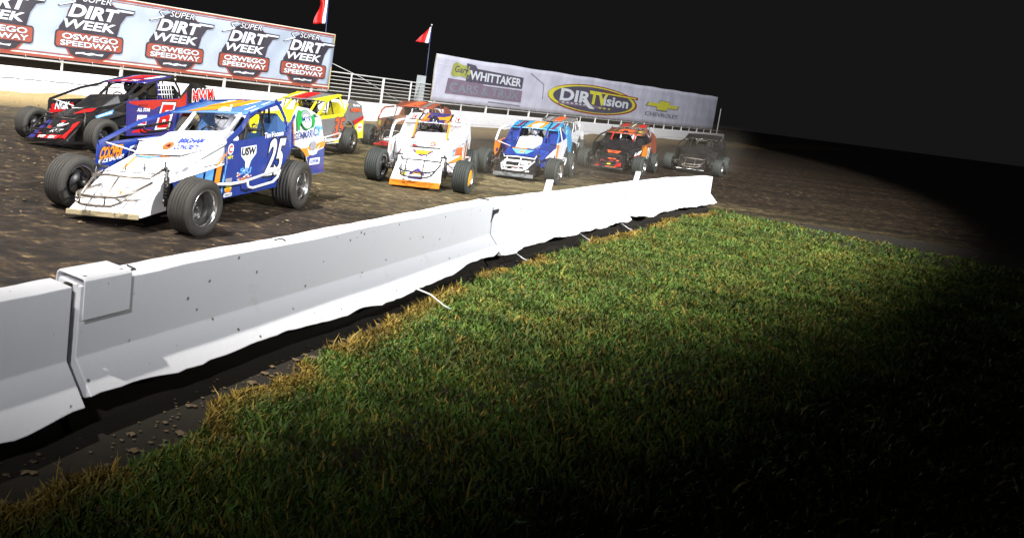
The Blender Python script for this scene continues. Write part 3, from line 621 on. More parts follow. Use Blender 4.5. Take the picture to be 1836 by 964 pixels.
# ------------------------------------------------------------------ drivers
def make_person(suit, helm, visor_m):
    me = bpy.data.meshes.new('person'); J = {}
    pts = [((0, 0, .30), .17), ((.02, 0, .52), .185), ((.02, 0, .70), .16), ((.03, 0, .83), .065), ((.04, 0, .95), .09),
           ((.03, .20, .70), .085), ((.20, .25, .52), .06), ((.40, .14, .60), .045), ((.03, -.20, .70), .085), ((.20, -.25, .52), .06), ((.40, -.14, .60), .045),
           ((.22, .11, .28), .10), ((.55, .12, .42), .075), ((.80, .12, .12), .055), ((.22, -.11, .28), .10), ((.55, -.12, .42), .075), ((.80, -.12, .12), .055),
           ((.44, .11, .64), .04), ((.44, -.11, .64), .04)]
    ed = [(0, 1), (1, 2), (2, 3), (3, 4), (2, 5), (5, 6), (6, 7), (2, 8), (8, 9), (9, 10), (0, 11), (11, 12), (12, 13), (0, 14), (14, 15), (15, 16), (7, 17), (10, 18)]
    me.from_pydata([p for p, r in pts], ed, []); o = bpy.data.objects.new('person', me); COL.objects.link(o)
    sk = o.modifiers.new('skin', 'SKIN'); ss_ = o.modifiers.new('sub', 'SUBSURF'); ss_.levels = 1; ss_.render_levels = 1
    for i, (p, r) in enumerate(pts): me.skin_vertices[0].data[i].radius = (r, r)
    me.skin_vertices[0].data[0].use_root = True
    bpy.context.view_layer.update(); m2 = bpy.data.meshes.new_from_object(o.evaluated_get(bpy.context.evaluated_depsgraph_get()))
    bpy.data.objects.remove(o); o = bpy.data.objects.new('person', m2); COL.objects.link(o); m2.materials.clear(); m2.materials.append(suit)
    for p in m2.polygons: p.use_smooth = True
    b = MB(); b.ball((.04, 0, .98), .155, 18, (1.1, .92, 1.05)); hl = b.build('helmet', helm, o)
    b = MB(); b.ball((.075, 0, .985), .14, 18, (1.05, .93, .42)); b.build('visor', visor_m, hl)
    b = MB()
    for s_ in (-1, 1):
        b.ball((.46, s_ * .11, .66), .035, 8, (1.2, .8, .7))
        for f_ in range(4): b.tube([(.475, s_ * (.085 + f_ * .018), .68), (.505, s_ * (.085 + f_ * .018), .675), (.51, s_ * (.085 + f_ * .018), .645)], .0095, 5)
        b.tube([(.46, s_ * .09, .66), (.48, s_ * .07, .64), (.50, s_ * .068, .64)], .011, 5)
    b.build('gloves', DARKSTEEL, o)
    return o
PW = make_person(CLOTH, HELW, VISOR); PK = make_person(CLOTHK, HELK, VISOR); USED = set()
def place_person(src, loc, rz, label, tilt=0):
    if src.name not in USED: USED.add(src.name); r = src
    else:
        r = src.copy(); COL.objects.link(r)
        for ch in src.children:
            c = ch.copy(); COL.objects.link(c); c.parent = r
            for g2 in ch.children: d = g2.copy(); COL.objects.link(d); d.parent = c
    r.location = loc; r.rotation_euler = (tilt, 0, rz); tag(r, label, 'person', 'drivers seated in the race cars'); return r

# ------------------------------------------------------------------ wheels
def wheel(parent, x, y, r, wd, side, steer, tm, cover=None, rimm=None, lod=0):
    """side +1: outside faces +y"""
    ns = 48 if not lod else 28
    def place(v):
        c, s_ = math.cos(steer), math.sin(steer); vx, vy, vz = v; vy *= side
        return (x + vx * c - vy * s_, y + vx * s_ + vy * c, r + vz)
    hw = wd / 2; rb = .222
    b = MB(); b.lathe([(-hw + .02, rb), (-hw + .02, rb - .012), (-hw + .06, rb - .02), (hw - .17, rb - .03), (hw - .07, rb - .02), (hw - .012, rb - .008), (hw - .005, rb + .012), (hw - .02, rb + .012)], ns)
    rim = b.build('wheel', rimm or CHROME, parent, place)
    pr = [(-hw + .03, rb - .01), (-hw + .0, rb + .03), (-hw - .012, r * .78), (-hw + .005, r * .93), (-hw + .03, r * .985)]
    if lod < 2:
        nrib = 6
        for k in range(nrib):
            a0 = -hw + .03 + (wd - .06) * k / nrib; a1 = -hw + .03 + (wd - .06) * (k + 1) / nrib; g_ = .004
            pr += [(a0 + g_, r), (a1 - g_, r)]
            if k < nrib - 1: pr += [(a1 - g_ + .001, r - .007), (a1 + g_ - .001, r - .007)]
    else: pr += [(-hw + .04, r), (hw - .04, r)]
    pr += [(hw - .03, r * .985), (hw - .005, r * .93), (hw + .012, r * .78), (hw, rb + .03), (hw - .02, rb - .005)]
    b = MB(); b.lathe(pr, ns + 16); b.build('tyre', tm, rim, place)
    b = MB(); b.lathe([(hw - .20, .0), (hw - .14, .02), (hw - .135, .05), (hw - .20, .06), (hw - .215, .12), (hw - .20, .19)], 28)
    for k in range(5):
        a_ = 2 * math.pi * k / 5; b.ball((.09 * math.cos(a_), hw - .20, .09 * math.sin(a_)), .014, 6)
    b.build('hub', DARKSTEEL, rim, place)
    b = MB(); b.lathe([(-hw + .03, .0), (-hw + .03, .14), (-hw + .06, .15)], 20); b.tube([(0, -hw + .03, 0), (0, -hw - .12, 0)], .05, 10); b.build('brake_hub', DARKSTEEL, rim, place)
    if cover:
        b = MB(); b.lathe([(hw - .02, .0), (hw - .015, .12), (hw - .03, .17)], ns); b.build('wheel_cover', cover, rim, place)
    return rim

# ------------------------------------------------------------------ dirt modified race car
FAX, RAX = 1.37, -1.45
def make_car(st):
    loc = st['loc']; yaw = R(st['yaw']); lean = st.get('lean', .08)
    root = thing('race_car', st['label'], 'race car', (loc[0], loc[1], 0), yaw, 'dirt modified race cars in the turn')
    lod = st.get('lod', 0); XF = lambda v: (v[0], v[1], v[2] + lean * v[1]); co = st.get('co', 0); XC = lambda v: XF((v[0], v[1] + co, v[2]))
    def part(b, name, m, parent=root, bevel=0): return b.build(name, m, parent, XF, bevel)
    def partc(b, name, m, parent=root, bevel=0): return b.build(name, m, parent, XC, bevel)
    def sheet3(pts, t=(0, 0, .006)): b = MB(); b.prism(pts, t); return b
    c = st['c']; tm = st.get('tyre', TYREG); S_ = R(st.get('steer', -6))
    # wheels
    for (wx, wy, r, wd, sd, stv, nm) in ((FAX, .93, .345, .33, 1, S_, 'lf'), (FAX, -.93, .345, .33, -1, S_, 'rf'), (RAX, .90, .365, .38, 1, 0, 'lr'), (RAX, -.92, .385, .42, -1, 0, 'rr')):
        wheel(root, wx, wy, r, wd, sd, stv, tm, st.get('cover', {}).get(nm), st.get('rim'), lod)
    # floor, frame rails, axles
    b = MB(); b.box((-.1, 0, .17), (2.9, .9, .03)); b.box((-.4, .32, .24), (3.4, .05, .09)); b.box((-.4, -.32, .24), (3.4, .05, .09)); part(b, 'chassis', DARKSTEEL)
    b = MB(); b.tube([(FAX, -.78, .33), (FAX, .78, .33)], .035, 8); b.tube([(FAX - .16, -.7, .36), (FAX - .16, .7, .36)], .016, 6); b.build('front_axle', STEEL, root)
    b = MB(); b.tube([(RAX, -.72, .37), (RAX, .72, .37)], .05, 10); b.ball((RAX, .05, .38), .16, 12); b.build('rear_axle', DARKSTEEL, root)
    b = MB(); b.box((.75, 0, .42), (.6, .5, .38)); b.box((.72, 0, .60), (.5, .66, .10))
    for k in range(4):
        for s_ in (-1, 1): b.tube([(.55 + k * .13, s_ * .24, .5), (.5 + k * .1, s_ * .40, .45), (.1 + k * .1, s_ * .43, .32)], .022, 6)
    part(b, 'engine', DARKSTEEL)
    for s_ in (-1, 1):
        b = MB(); b.tube([(1.45, s_ * .56, .22), (1.43, s_ * .52, .66)], .020, 8); b.tube([(1.447, s_ * .553, .32), (1.434, s_ * .527, .58)], .034, 10)
        for q in range(6): b.tube([(1.447 - .002 * q + .037 * math.cos(a_), s_ * (.552 - .004 * q) + .037 * math.sin(a_), .34 + .04 * q) for a_ in np.linspace(0, 6.283, 9)[:-1]], .005, 4, True)
        b.tube([(1.43, s_ * .50, .64), (1.40, s_ * .46, .76)], .012, 6); b.ball((1.42, s_ * .49, .68), .03, 8); b.tube([(1.36, s_ * .40, .66), (1.44, s_ * .55, .66)], .018, 6); part(b, 'shock_absorber', st.get('shock', DARKSTEEL))
        b = MB(); b.tube([(FAX, s_ * .7, .34), (.45, s_ * .5, .33)], .016, 6); b.tube([(FAX, s_ * .7, .42), (.5, s_ * .45, .5)], .014, 6); part(b, 'radius_rod', STEEL)
    # nose
    nx = 1.88; nw0, nw1 = -.54, .50; lh = st.get('liph', .06)
    A0 = (nx, nw0, .155); A1 = (nx - .04, nw1, .155); B0 = (1.30, -.50, .60); B1 = (1.30, .46, .60)
    b = MB(); t_ = .012
    vs = [A0, A1, B1, B0, (nx, nw0, .125), (nx - .04, nw1, .125), (1.30, nw1 - .02, .15), (1.30, nw0 + .02, .15)]
    b.add(vs, [(0, 1, 2, 3), (0, 4, 5, 1), (1, 5, 6, 2), (0, 3, 7, 4), (3, 2, 6, 7)]); nose = part(b, 'nose_panel', c['nose'], bevel=.012)
    b = MB(); b.prism([(nx + .012, nw0 - .0, .17 - lh), (nx + .012, nw0, .175), (nx + .012, nw1, .175), (nx + .012, nw1, .17 - lh)], (.03, 0, 0)); part(b, 'bumper_lip', c['lip'], nose, .006)
    NP = plane((nx, (nw0 + nw1) / 2, .155), (0, 1, 0), (-.56, 0, .445))      # u to the car's left, v up the nose
    NPf = lambda u, v, d=0: XF(NP(u, v, d + .006))
    HP = plane((1.31, -.02, .612), (0, 1, 0), (-.52, 0, .195)); HPf = lambda u, v, d=0: HP(u, v, d + .012)
    # front bumper hoops
    mb = st.get('bumper', STEEL); b = MB()
    zz = .60
    b.tube([(1.45, -.42, .62), (1.72, -.34, zz - .02), (1.80, -.22, zz), (1.82, .0, zz + .01), (1.80, .22, zz), (1.66, .44, zz - .02), (1.40, .44, .66)], .016, 8)
    b.tube([(1.50, -.38, .45), (1.93, -.36, .40), (2.02, -.28, .38), (2.05, 0, .37), (2.02, .26, .38), (1.90, .38, .42), (1.60, .44, .52)], .018, 8)
    b.tube([(1.97, -.34, .40), (2.00, -.32, .30), (2.03, -.22, .27), (2.05, 0, .265), (2.03, .20, .27), (1.98, .30, .31), (1.90, .38, .42)], .017, 8)
    for yy in (-.24, .12): b.tube([(1.81, yy, zz), (2.035, yy, .375), (2.04, yy, .27)], .013, 6)
    for yy in (-.3, .3): b.tube([(1.6, yy, .30), (2.02, yy, .34)], .014, 6)
    part(b, 'front_bumper', mb)
    # hood and inner body panels
    b = sheet3([(1.32, -.49, .605), (1.32, .45, .605), (.80, .40, .80), (.56, .80, .955), (.30, .80, .97), (.30, -.74, .93), (.80, -.42, .80)]); hood = part(b, 'hood', c['hood'], bevel=.004)
    b = MB(); b.add([(1.32, .425, .60), (.80, .405, .795), (.56, .805, .95), (.50, .81, .70), (.70, .47, .52), (1.32, .43, .47)], [(0, 1, 2, 3, 4, 5)]); part(b, 'side_panel', c['hood'])
    b = MB(); b.add([(1.15, .425, .50), (.70, .472, .515), (.50, .812, .69), (.49, .80, .24), (.62, .5, .24), (1.05, .42, .30)], [(0, 1, 2, 3, 4, 5)]); lowp = part(b, 'lower_side_panel', c.get('low', c['door']))
    b = MB(); b.add([(1.32, -.445, .60), (.80, -.425, .795), (.32, -.74, .92), (.32, -.74, .30), (1.32, -.44, .40)], [(0, 1, 2, 3, 4)]); part(b, 'side_panel', c.get('inner', c['hood']))
    # raised scoop in front of the windscreen
    sw = st.get('scoopw', 1); b = MB(); vs = [(.86, -.36 * sw - co * .5, .79), (.86, .32 * sw, .80), (.42, .42 * sw + co, 1.10), (.42, -.36 * sw + co, 1.08), (.10, .44 * sw + co, 1.12), (.10, -.38 * sw + co, 1.10), (.42, .50 * sw + co, .93), (.42, -.40 * sw + co, .92), (.10, .52 * sw + co, .93), (.10, -.42 * sw + co, .92)]
    b.add(vs, [(0, 1, 2, 3), (3, 2, 4, 5), (1, 6, 2), (2, 6, 8, 4), (0, 3, 7), (3, 5, 9, 7), (4, 8, 9, 5)]); scoop = part(b, 'hood_scoop', c['scoop'], bevel=.02)
    SP = plane((.86, -.02 + co, .80), (0, 1, 0), (-.44, 0, .30)); SPf = lambda u, v, d=0: XF(SP(u, v, d + .004))
    if not lod:
        b = MB(); b.tube([(.875, -.37, .795), (.88, .33, .805)], .008, 4); part(b, 'panel_seam', SEAM, hood)
        b = MB(); b.tube([(.86, .33, .81), (.57, .80, .965)], .005, 4); part(b, 'panel_seam', SEAM, hood)
        b = MB(); b.tube([(.57, .81, .955), (1.0, .45, .62)], .006, 4); b.tube([(1.0, .455, .61), (.55, .80, .72)], .007, 4); b.ball((1.0, .46, .60), .022, 8); part(b, 'brace_rod', SEAM)
        b = MB(); b.ball((1.30, .10, .66), .02, 6); b.tube([(1.30, .10, .62), (1.30, .10, .72)], .008, 5); b.tube([(1.30, -.18, .62), (1.30, -.18, .72)], .008, 5); part(b, 'hood_pin', SEAM, hood)
    # decks beside the cockpit and bulkheads
    for s_ in (-1, 1):
        b = sheet3([(.32, s_ * .44, .935), (.32, s_ * .785, .955), (-1.20, s_ * .785, 1.03), (-1.20, s_ * .40, .98)]); part(b, 'deck_panel', c.get('deck', c['hood']))
    b = MB(); b.prism([(-1.22, -.74, .45), (-1.22, .78, .45), (-1.22, .78, 1.18), (-1.20, .62, 1.36), (-1.20, .34, 1.36), (-1.22, .30, 1.05), (-1.22, -.30, 1.05), (-1.20, -.34, 1.36), (-1.20, -.60, 1.36), (-1.22, -.74, 1.15)], (.008, 0, 0)); part(b, 'rear_bulkhead', c.get('bulk', c['hood']))
    b = MB(); b.prism([(-1.22, -.70, 1.0), (-1.22, .74, 1.02), (-2.6, .74, .98), (-2.6, -.70, .95)], (0, 0, .008)); part(b, 'rear_deck', c.get('rdeck', c['door']))
    if st.get('fill'):
        for s_ in (-1, 1):
            b = MB(); b.prism([(-.30, s_ * .40, .95), (-.30, s_ * .765, .99), (-.32, s_ * .66, 1.345), (-.32, s_ * .40, 1.35)], (.008, 0, 0)); part(b, 'cockpit_side_panel', st['fill'])
    b = MB(); b.prism([(.30, -.42, .3), (.30, .44, .3), (.30, .44, .95), (.30, -.42, .95)], (.008, 0, 0)); part(b, 'firewall', DARKSTEEL)
    # left door and quarter
    def side(pts, y, yt=None): return [(x_, y + (0 if z_ < 1.05 else (z_ - 1.05) * -.30 * (1 if y > 0 else -1)), z_) for x_, z_ in pts]
    dpts = [(.50, .235), (.58, .96), (.50, 1.01), (.25, 1.0), (-1.22, 1.075), (-1.40, 1.16), (-1.58, 1.33), (-1.60, .855), (-1.46, .79), (-1.36, .68), (-1.31, .50), (-1.30, .24)]
    b = MB(); b.prism(side(dpts, .80), (0, .010, 0)); doorL = part(b, 'door_panel', c['door'], bevel=.003)
    qpts = [(-1.585, 1.335), (-1.80, 1.475), (-2.24, 1.44), (-2.70, 1.30), (-2.80, .88), (-2.93, .33), (-2.36, .33), (-2.22, .52), (-2.05, .68), (-1.85, .80), (-1.60, .855)]
    b = MB(); b.prism(side(qpts, .798), (0, .010, 0)); quL = part(b, 'quarter_panel', c['quarter'], bevel=.003)
    # right door with the forward sail
    rp = [(1.16, .47), (1.18, .93), (.60, .965), (-1.22, 1.05), (-1.58, 1.33), (-1.60, .85), (-1.40, .72), (-1.30, .5), (-1.30, .24), (.45, .24), (.75, .45)]
    b = MB(); b.prism(side(rp, -.76), (0, .010, 0)); doorR = part(b, 'door_panel', c['right'], bevel=.003)
    b = MB(); b.prism(side(qpts, -.758), (0, .010, 0)); quR = part(b, 'quarter_panel', c.get('quarter_r', c['quarter']), bevel=.003)
    # window frames
    def band(path, wdt, th, m, nm, parent=root):
        b = MB(); P_ = [Vector(p) for p in path]; vs = []
        for i, p in enumerate(P_):
            d = (P_[min(i + 1, len(P_) - 1)] - P_[max(i - 1, 0)]).normalized(); n = d.cross(Vector((0, 1, 0))).normalized()
            vs += [p - n * wdt / 2 + Vector((0, th / 2, 0)), p + n * wdt / 2 + Vector((0, th / 2, 0)), p + n * wdt / 2 - Vector((0, th / 2, 0)), p - n * wdt / 2 - Vector((0, th / 2, 0))]
        n_ = len(P_); fs = [(4 * i + a_, 4 * i + (a_ + 1) % 4, 4 * i + 4 + (a_ + 1) % 4, 4 * i + 4 + a_) for i in range(n_ - 1) for a_ in range(4)] + [(0, 1, 2, 3), (4 * n_ - 1, 4 * n_ - 2, 4 * n_ - 3, 4 * n_ - 4)]
        b.add(vs, fs); return part(b, nm, m, parent)
    rf = st.get('roofx', -.24); fm = c.get('frame', c['door'])
    band([(.52, .79, .985), (.12, .76, 1.17), (rf - .02, .66, 1.355)], .085, .02, fm, 'window_frame')
    band([(-1.02, .66, 1.56), (-1.16, .69, 1.44), (-1.24, .75, 1.28), (-1.27, .79, 1.08)], .05, .02, fm, 'window_frame')
    band([(-.55, .78, 1.04), (-.50, .67, 1.42)], .045, .02, c.get('bpost', BLACK), 'window_frame')
    band([(-1.27, .79, 1.09), (-1.58, .75, 1.33)], .05, .02, fm, 'window_frame')
    fr = c.get('frame_r', fm)
    if st.get('tube_r'):
        b = MB(); b.tube([(1.12, -.76, .95), (.85, -.76, 1.22), (.62, -.74, 1.32), (rf + .1, -.68, 1.36)], .030, 8); part(b, 'window_frame', fr)
    else: band([(1.16, -.75, .94), (.80, -.75, 1.06), (.30, -.74, 1.22), (rf, -.64, 1.345)], .055, .02, fr, 'window_frame')
    band([(-1.02, -.62, 1.56), (-1.22, -.70, 1.30), (-1.27, -.76, 1.06)], .06, .02, fr, 'window_frame')
    band([(-.50, -.66, 1.42), (-.52, -.74, 1.02)], .05, .02, fr, 'window_frame')
    if not lod:
        b = MB(); b.tube([(1.02, -.745, .945), (.80, -.40, .82)], .010, 6); part(b, 'brace_rod', WTUBE)
    # roof: crowned sheet with side lips
    rb_ = st.get('roofback', -1.22); zf, zb = 1.375 + st.get('rz', 0), 1.575 + st.get('rz', 0); nu, nv = 8, 6; vs = []
    for i in range(nu + 1):
        x_ = rf + (rb_ - rf) * i / nu
        for j in range(nv + 1):
            q = -1 + 2 * j / nv; vs.append((x_, q * .645 + .01, zf + (zb - zf) * (i / nu) + .022 * (1 - q * q)))
    b = MB(); b.add(vs, [(i * (nv + 1) + j, (i + 1) * (nv + 1) + j, (i + 1) * (nv + 1) + j + 1, i * (nv + 1) + j + 1) for i in range(nu) for j in range(nv)], True)
    roof = part(b, 'roof_panel', c['roof']); sm = roof.modifiers.new('th', 'SOLIDIFY'); sm.thickness = .018; sm.offset = -1
    def RP(u, v, d=0):     # u -1..1 across (left +), v 0..1 from the front
        x_ = rf + (rb_ - rf) * v; return XF((x_, u * .645 + .01, zf + (zb - zf) * v + .022 * (1 - u * u) + d + .004))
    for s_ in (-1, 1): band([(rf, s_ * .655 + .01, zf - .012), ((rf + rb_) / 2, s_ * .655 + .01, (zf + zb) / 2 + .0), (rb_, s_ * .655 + .01, zb - .012)], .05, .012, c.get('rooflip', c['roof']), 'roof_lip', roof)
    def rpatch(pts, m, nm='roof_stripe'):
        # subdivide long edges so the decal follows the crown
        f = lambda u, v, d=0: RP(u, v, d)
        f.step = .25; rpatch.n += .0006; return patch(nm, pts, f, m, roof, .003 + rpatch.n)
    rpatch.n = 0; RP.step = .25
    # cage
    b = MB(); cg = .020
    b.tube([(.25, .40, .95), (rf - .02, .38, 1.34), (-1.1, .36, 1.50), (-1.3, .36, 1.0)], cg, 6); b.tube([(.25, -.38, .95), (rf - .02, -.36, 1.34), (-1.1, -.34, 1.50), (-1.3, -.34, 1.0)], cg, 6)
    b.tube([(-.95, .38, .3), (-.95, .38, 1.48), (-.95, -.36, 1.48), (-.95, -.36, .3)], cg, 6); b.tube([(-.95, .38, 1.1), (-.95, -.36, 1.1)], cg, 6); b.tube([(-.95, .36, 1.45), (-.95, -.34, .9)], cg, 6)
    b.tube([(-.2, .42, .7), (-1.1, .42, .75)], cg, 6); b.tube([(-.4, .62, 1.36), (-.4, -.6, 1.36)], .014, 6)
    partc(b, 'roll_cage', st.get('cagem', DARKSTEEL))
    for s_ in (-1, 1): band([(.26, s_ * .385 + .01 + co, .95), (rf + .01, s_ * .375 + .01 + co, 1.345)], st.get('postw', .05), .04, c.get('post', DARKSTEEL), 'windscreen_post')
    b = MB()
    for k in range(5): b.tube([(.20, -.24 + k * .13, 1.05), (rf, -.24 + k * .12, 1.34)], .0045, 4)
    partc(b, 'windscreen_wire', DARKSTEEL)
    b = MB(); b.prism([(-.62, -.22, .40), (-.62, .22, .40), (-.80, .22, 1.12), (-.80, .12, 1.30), (-.80, -.12, 1.30), (-.80, -.22, 1.12)], (.06, 0, 0)); b.box((-.42, 0, .42), (.42, .42, .08)); partc(b, 'seat', DARKSTEEL, bevel=.02)
    b = MB(); b.tube([(-.10 + .05 * math.cos(a_), .17 * math.sin(a_), 1.0 + .16 * math.cos(a_)) for a_ in np.linspace(0, 2 * math.pi, 20, endpoint=False)], .014, 6, True); b.tube([(-.10, 0, 1.0), (.2, 0, .9)], .015, 6); partc(b, 'steering_wheel', DARKSTEEL)
    if st.get('net'):
        b = MB()
        for k in range(6): b.tube([(-.55 - k * .09, .77, 1.06), (-.55 - k * .09, .68, 1.38)], .010, 4)
        for k in range(3): b.tube([(-.5, .76 - k * .02, 1.14 + k * .1), (-1.05, .76 - k * .02, 1.16 + k * .1)], .010, 4)
        part(b, 'window_net', st['net'])
    # nerf bars
    for s_, yy in ((1, .92), (-1, -.90)):
        b = MB(); b.tube([(.62, s_ * .62, .42), (.56, yy, .44), (.20, yy, .44), (-.86, yy, .54)], .02, 8)
        b.tube([(.10, yy, .45), (.06, yy, .36), (-.08, yy, .33), (-.70, yy, .36), (-.84, yy, .42), (-.90, yy, .53)], .02, 8); b.tube([(-.86, yy, .54), (-.95, s_ * .7, .5)], .02, 6); part(b, 'nerf_bar', st.get('nerf', WTUBE))
    b = MB(); b.tube([(-2.3, -.5, .45), (-3.0, -.46, .48), (-3.05, 0, .48), (-3.0, .46, .48), (-2.3, .5, .45)], .022, 8); b.tube([(-3.0, -.4, .70), (-3.04, 0, .70), (-3.0, .4, .70)], .02, 8); b.tube([(-3.0, -.4, .48), (-3.0, -.4, .70), (-2.2, -.35, .9)], .02, 6); b.tube([(-3.0, .4, .48), (-3.0, .4, .70), (-2.2, .35, .9)], .02, 6); part(b, 'rear_bumper', DARKSTEEL)
    b = MB(); b.box((-2.2, 0, .58), (.6, .7, .36)); part(b, 'fuel_tank', st.get('tank', RED), bevel=.03)
    # driver
    if st.get('driver'):
        src, lab = st['driver']; p = Matrix.Rotation(yaw, 4, 'Z') @ Vector((-.50, co, .32)); place_person(src, (loc[0] + p.x, loc[1] + p.y, .32), yaw, lab)
    DL = plane((0, .8055, 0), (-1, 0, 0), (0, 0, 1)); DLf = lambda u, v, d=0: XF(tuple(Vector(DL(u, v, 0)) + Vector((0, d, 0)) + Vector((0, -max(0, v - 1.05) * .30, 0))))
    DR = lambda u, v, d=0: XF((u, -.7545 + d, v))       # inner face of the right panel, u forward
    DRr = lambda u, v, d=0: DR(-u, v, d)
    st['fn'](dict(root=root, nose=nose, hood=hood, scoop=scoop, doorL=doorL, quL=quL, doorR=doorR, quR=quR, roof=roof, low=lowp, N=NPf, H=lambda u, v, d=0: XF(HPf(u, v, d)), SP=SPf, DL=DLf, DR=DRr, RP=RP, rp=rpatch, XF=XF))
    return root
def num(s, mp, x, y, w_, h_, m, mo, parent, off=.05, sh=.2, oo=.05):
    if mo: text('number_outline', s, mp, x, y, w_, h_, mo, parent, off + oo, sh, depth=.003)
    text('race_number', s, mp, x, y, w_, h_, m, parent, off, sh, depth=.006)
def lett(s, mp, x, y, w_, h_, m, parent, off=.01, sh=.0, rot=0., mo=None, oo=.04, d=.004):
    if mo: text('lettering_outline', s, mp, x, y, w_, h_, mo, parent, off + oo, sh, rot, depth=d - .002)
    text('lettering', s, mp, x, y, w_, h_, m, parent, off, sh, rot, depth=d)
def pt(nm, pts, mp, m, parent, d=.002): return patch(nm, pts, mp, m, parent, d)
def flame(rp, m, m2):      # streaky brush shapes on a roof
    rp([(-.60, .02), (-.30, .04), (.05, .20), (.40, .52), (.55, .96), (.30, .90), (.05, .62), (-.20, .44), (-.45, .30), (-.52, .16)], m)
    rp([(-.45, .34), (-.10, .55), (.12, .78), (.20, .97), (-.08, .90), (-.25, .66), (-.40, .52)], m)
    rp([(-.48, .06), (-.28, .10), (.0, .26), (.26, .50), (.36, .70), (.10, .48), (-.18, .30), (-.38, .18)], m2)
    rp([(-.10, .06), (.05, .14), (.34, .40), (.46, .60), (.22, .36), (.0, .18)], m2)
    rp([(-.30, .60), (-.10, .80), (-.02, .95), (-.22, .86)], vW); rp([(.40, .42), (.52, .62), (.62, .90), (.50, .72)], vW)

# --- 25, blue and white
def liv25(k):
    D = k['doorL']; f = k['DL']; Q = k['quL']
    num('25', f, .62, .46, .50, .51, vW, vK, D, .03, .22, .04)
    lett('Tim Hooson', f, .50, 1.005, .62, .075, vW, D, .02, .15, R(2.5))
    pt('sponsor_decal', [(-.16, .90), (.28, .92), (.30, .80), (.16, .70), (.12, .60), (.02, .60), (.0, .70), (-.13, .78)], f, vW, D); lett('USW', f, -.12, .79, .38, .10, vK, D, .05, 0, 0, None)
    for q in range(34):
        a = random.random(); b_ = random.random(); x_ = -.22 + .46 * a; z_ = .42 + .18 * b_; pt('sponsor_decal', [(x_, z_), (x_ + .045, z_ + .005), (x_ + .05, z_ + .018), (x_ + .004, z_ + .02)], f, (vW, vC, vW, vO)[q % 4], D, .0022)
    lett('SRI', f, -.12, .53, .30, .08, vC, D, .03, .1)
    lett('SUNOCO', f, -.14, .43, .32, .05, vO, D, .02, .1)
    pt('sponsor_decal', ellipse(-.44, .89, .075, .075), f, vW, D); lett('C', f, -.485, .845, .085, .09, vR, D, .05)
    lett('MPT', f, -.50, .76, .14, .04, vY, D, .03)
    pt('sponsor_decal', rrect(-.50, .435, -.32, .50, .02), f, vGr, D); pt('sponsor_decal', ellipse(-.40, .36, .09, .05), f, vY, D); pt('sponsor_decal', ellipse(-.40, .335, .085, .03), f, vO, D, .003)
    pt('sponsor_decal', rrect(-.50, .25, -.28, .30, .02), f, vW, D); lett('VAHLCO', f, -.48, .26, .18, .03, vK, D, .02, 0, 0, None, d=.005)
    pt('stripe', [(1.55, .86), (1.60, .86), (1.585, 1.31), (1.54, 1.28)], f, vO, D)
    # quarter
    pt('stripe', [(1.62, .84), (1.83, .795), (2.05, .80), (2.82, .90), (2.84, .80), (2.1, .64), (1.98, .72), (1.8, .80)], f, vO, Q)
    pt('stripe', [(2.12, .635), (2.38, .70), (2.84, .77), (2.92, .335), (2.37, .335), (2.22, .52)], f, BLUE, Q)
    pt('sponsor_decal', ellipse(2.07, 1.26, .235, .165, 28), f, vG, Q); pt('sponsor_decal', ellipse(2.07, 1.26, .21, .15, 28), f, vGr, Q, .003); pt('sponsor_decal', ellipse(2.07, 1.235, .19, .11, 28), f, vW, Q, .004); lett('MYR', f, 1.90, 1.22, .34, .09, vN, Q, .03, 0, 0, None, d=.006)
    pt('sponsor_decal', [(2.28, 1.30), (2.40, 1.36), (2.42, 1.24), (2.34, 1.14), (2.24, 1.12), (2.30, 1.2)], f, vG, Q, .005); pt('sponsor_decal', [(1.70, 1.30), (1.80, 1.42), (1.92, 1.40), (1.88, 1.30), (1.93, 1.26), (1.78, 1.18), (1.74, 1.08), (1.66, 1.10)], f, vG, Q, .005)
    lett('SCHMARK', f, 1.55, .94, .78, .115, vN, Q, .02, .15, R(3)); lett('OY', f, 2.40, 1.0, .26, .15, vC, Q, .06, .1)
    pt('sponsor_decal', ellipse(2.33, .82, .13, .085), f, vGr, Q, .005); pt('sponsor_decal', [(2.08, .80), (2.2, .74), (2.33, .76), (2.5, .76), (2.62, .84), (2.5, .68), (2.33, .66), (2.2, .68)], f, vW, Q, .005)
    pt('sponsor_decal', rrect(2.25, .50, 2.68, .61, .01), f, vW, Q, .005); lett('SUPREME', f, 2.28, .525, .36, .06, vB, Q, .02, 0, 0, None, d=.008)
    lett('E.', f, 2.42, 1.30, .14, .045, vK, Q, .04)
    # nose and hood
    pt('sponsor_decal', ellipse(.05, .36, .16, .09), k['N'], vGr, k['nose']); pt('sponsor_decal', ellipse(.05, .345, .145, .07), k['N'], WHITE, k['nose'], .004); pt('sponsor_decal', [(.02, .28), (.08, .28), (.06, .33), (.12, .38), (.05, .36), (-.02, .39), (.03, .33)], k['N'], bORG, k['nose'], .006)
    H = k['H']; h = k['hood']
    pt('sponsor_decal', [(-.33, .56), (.20, .56), (.14, .46), (-.10, .40), (-.33, .42)], H, vC, h); lett('COOPER', H, -.28, .45, .46, .08, vO, h, .05, .3, .0)
    pt('stripe', [(-.34, .56), (-.31, .56), (-.20, .02), (-.23, .02)], H, vO, h); pt('stripe', [(.20, .36), (.22, .36), (-.18, .10), (-.2, .11)], H, vO, h)
    s = k['SP']; lett('BRIGHAM', s, -.02, .27, .36, .10, vB, k['scoop'], .035, .12, R(3)); lett('CONCRETE', s, -.01, .13, .36, .10, vB, k['scoop'], .025, .12, R(3))
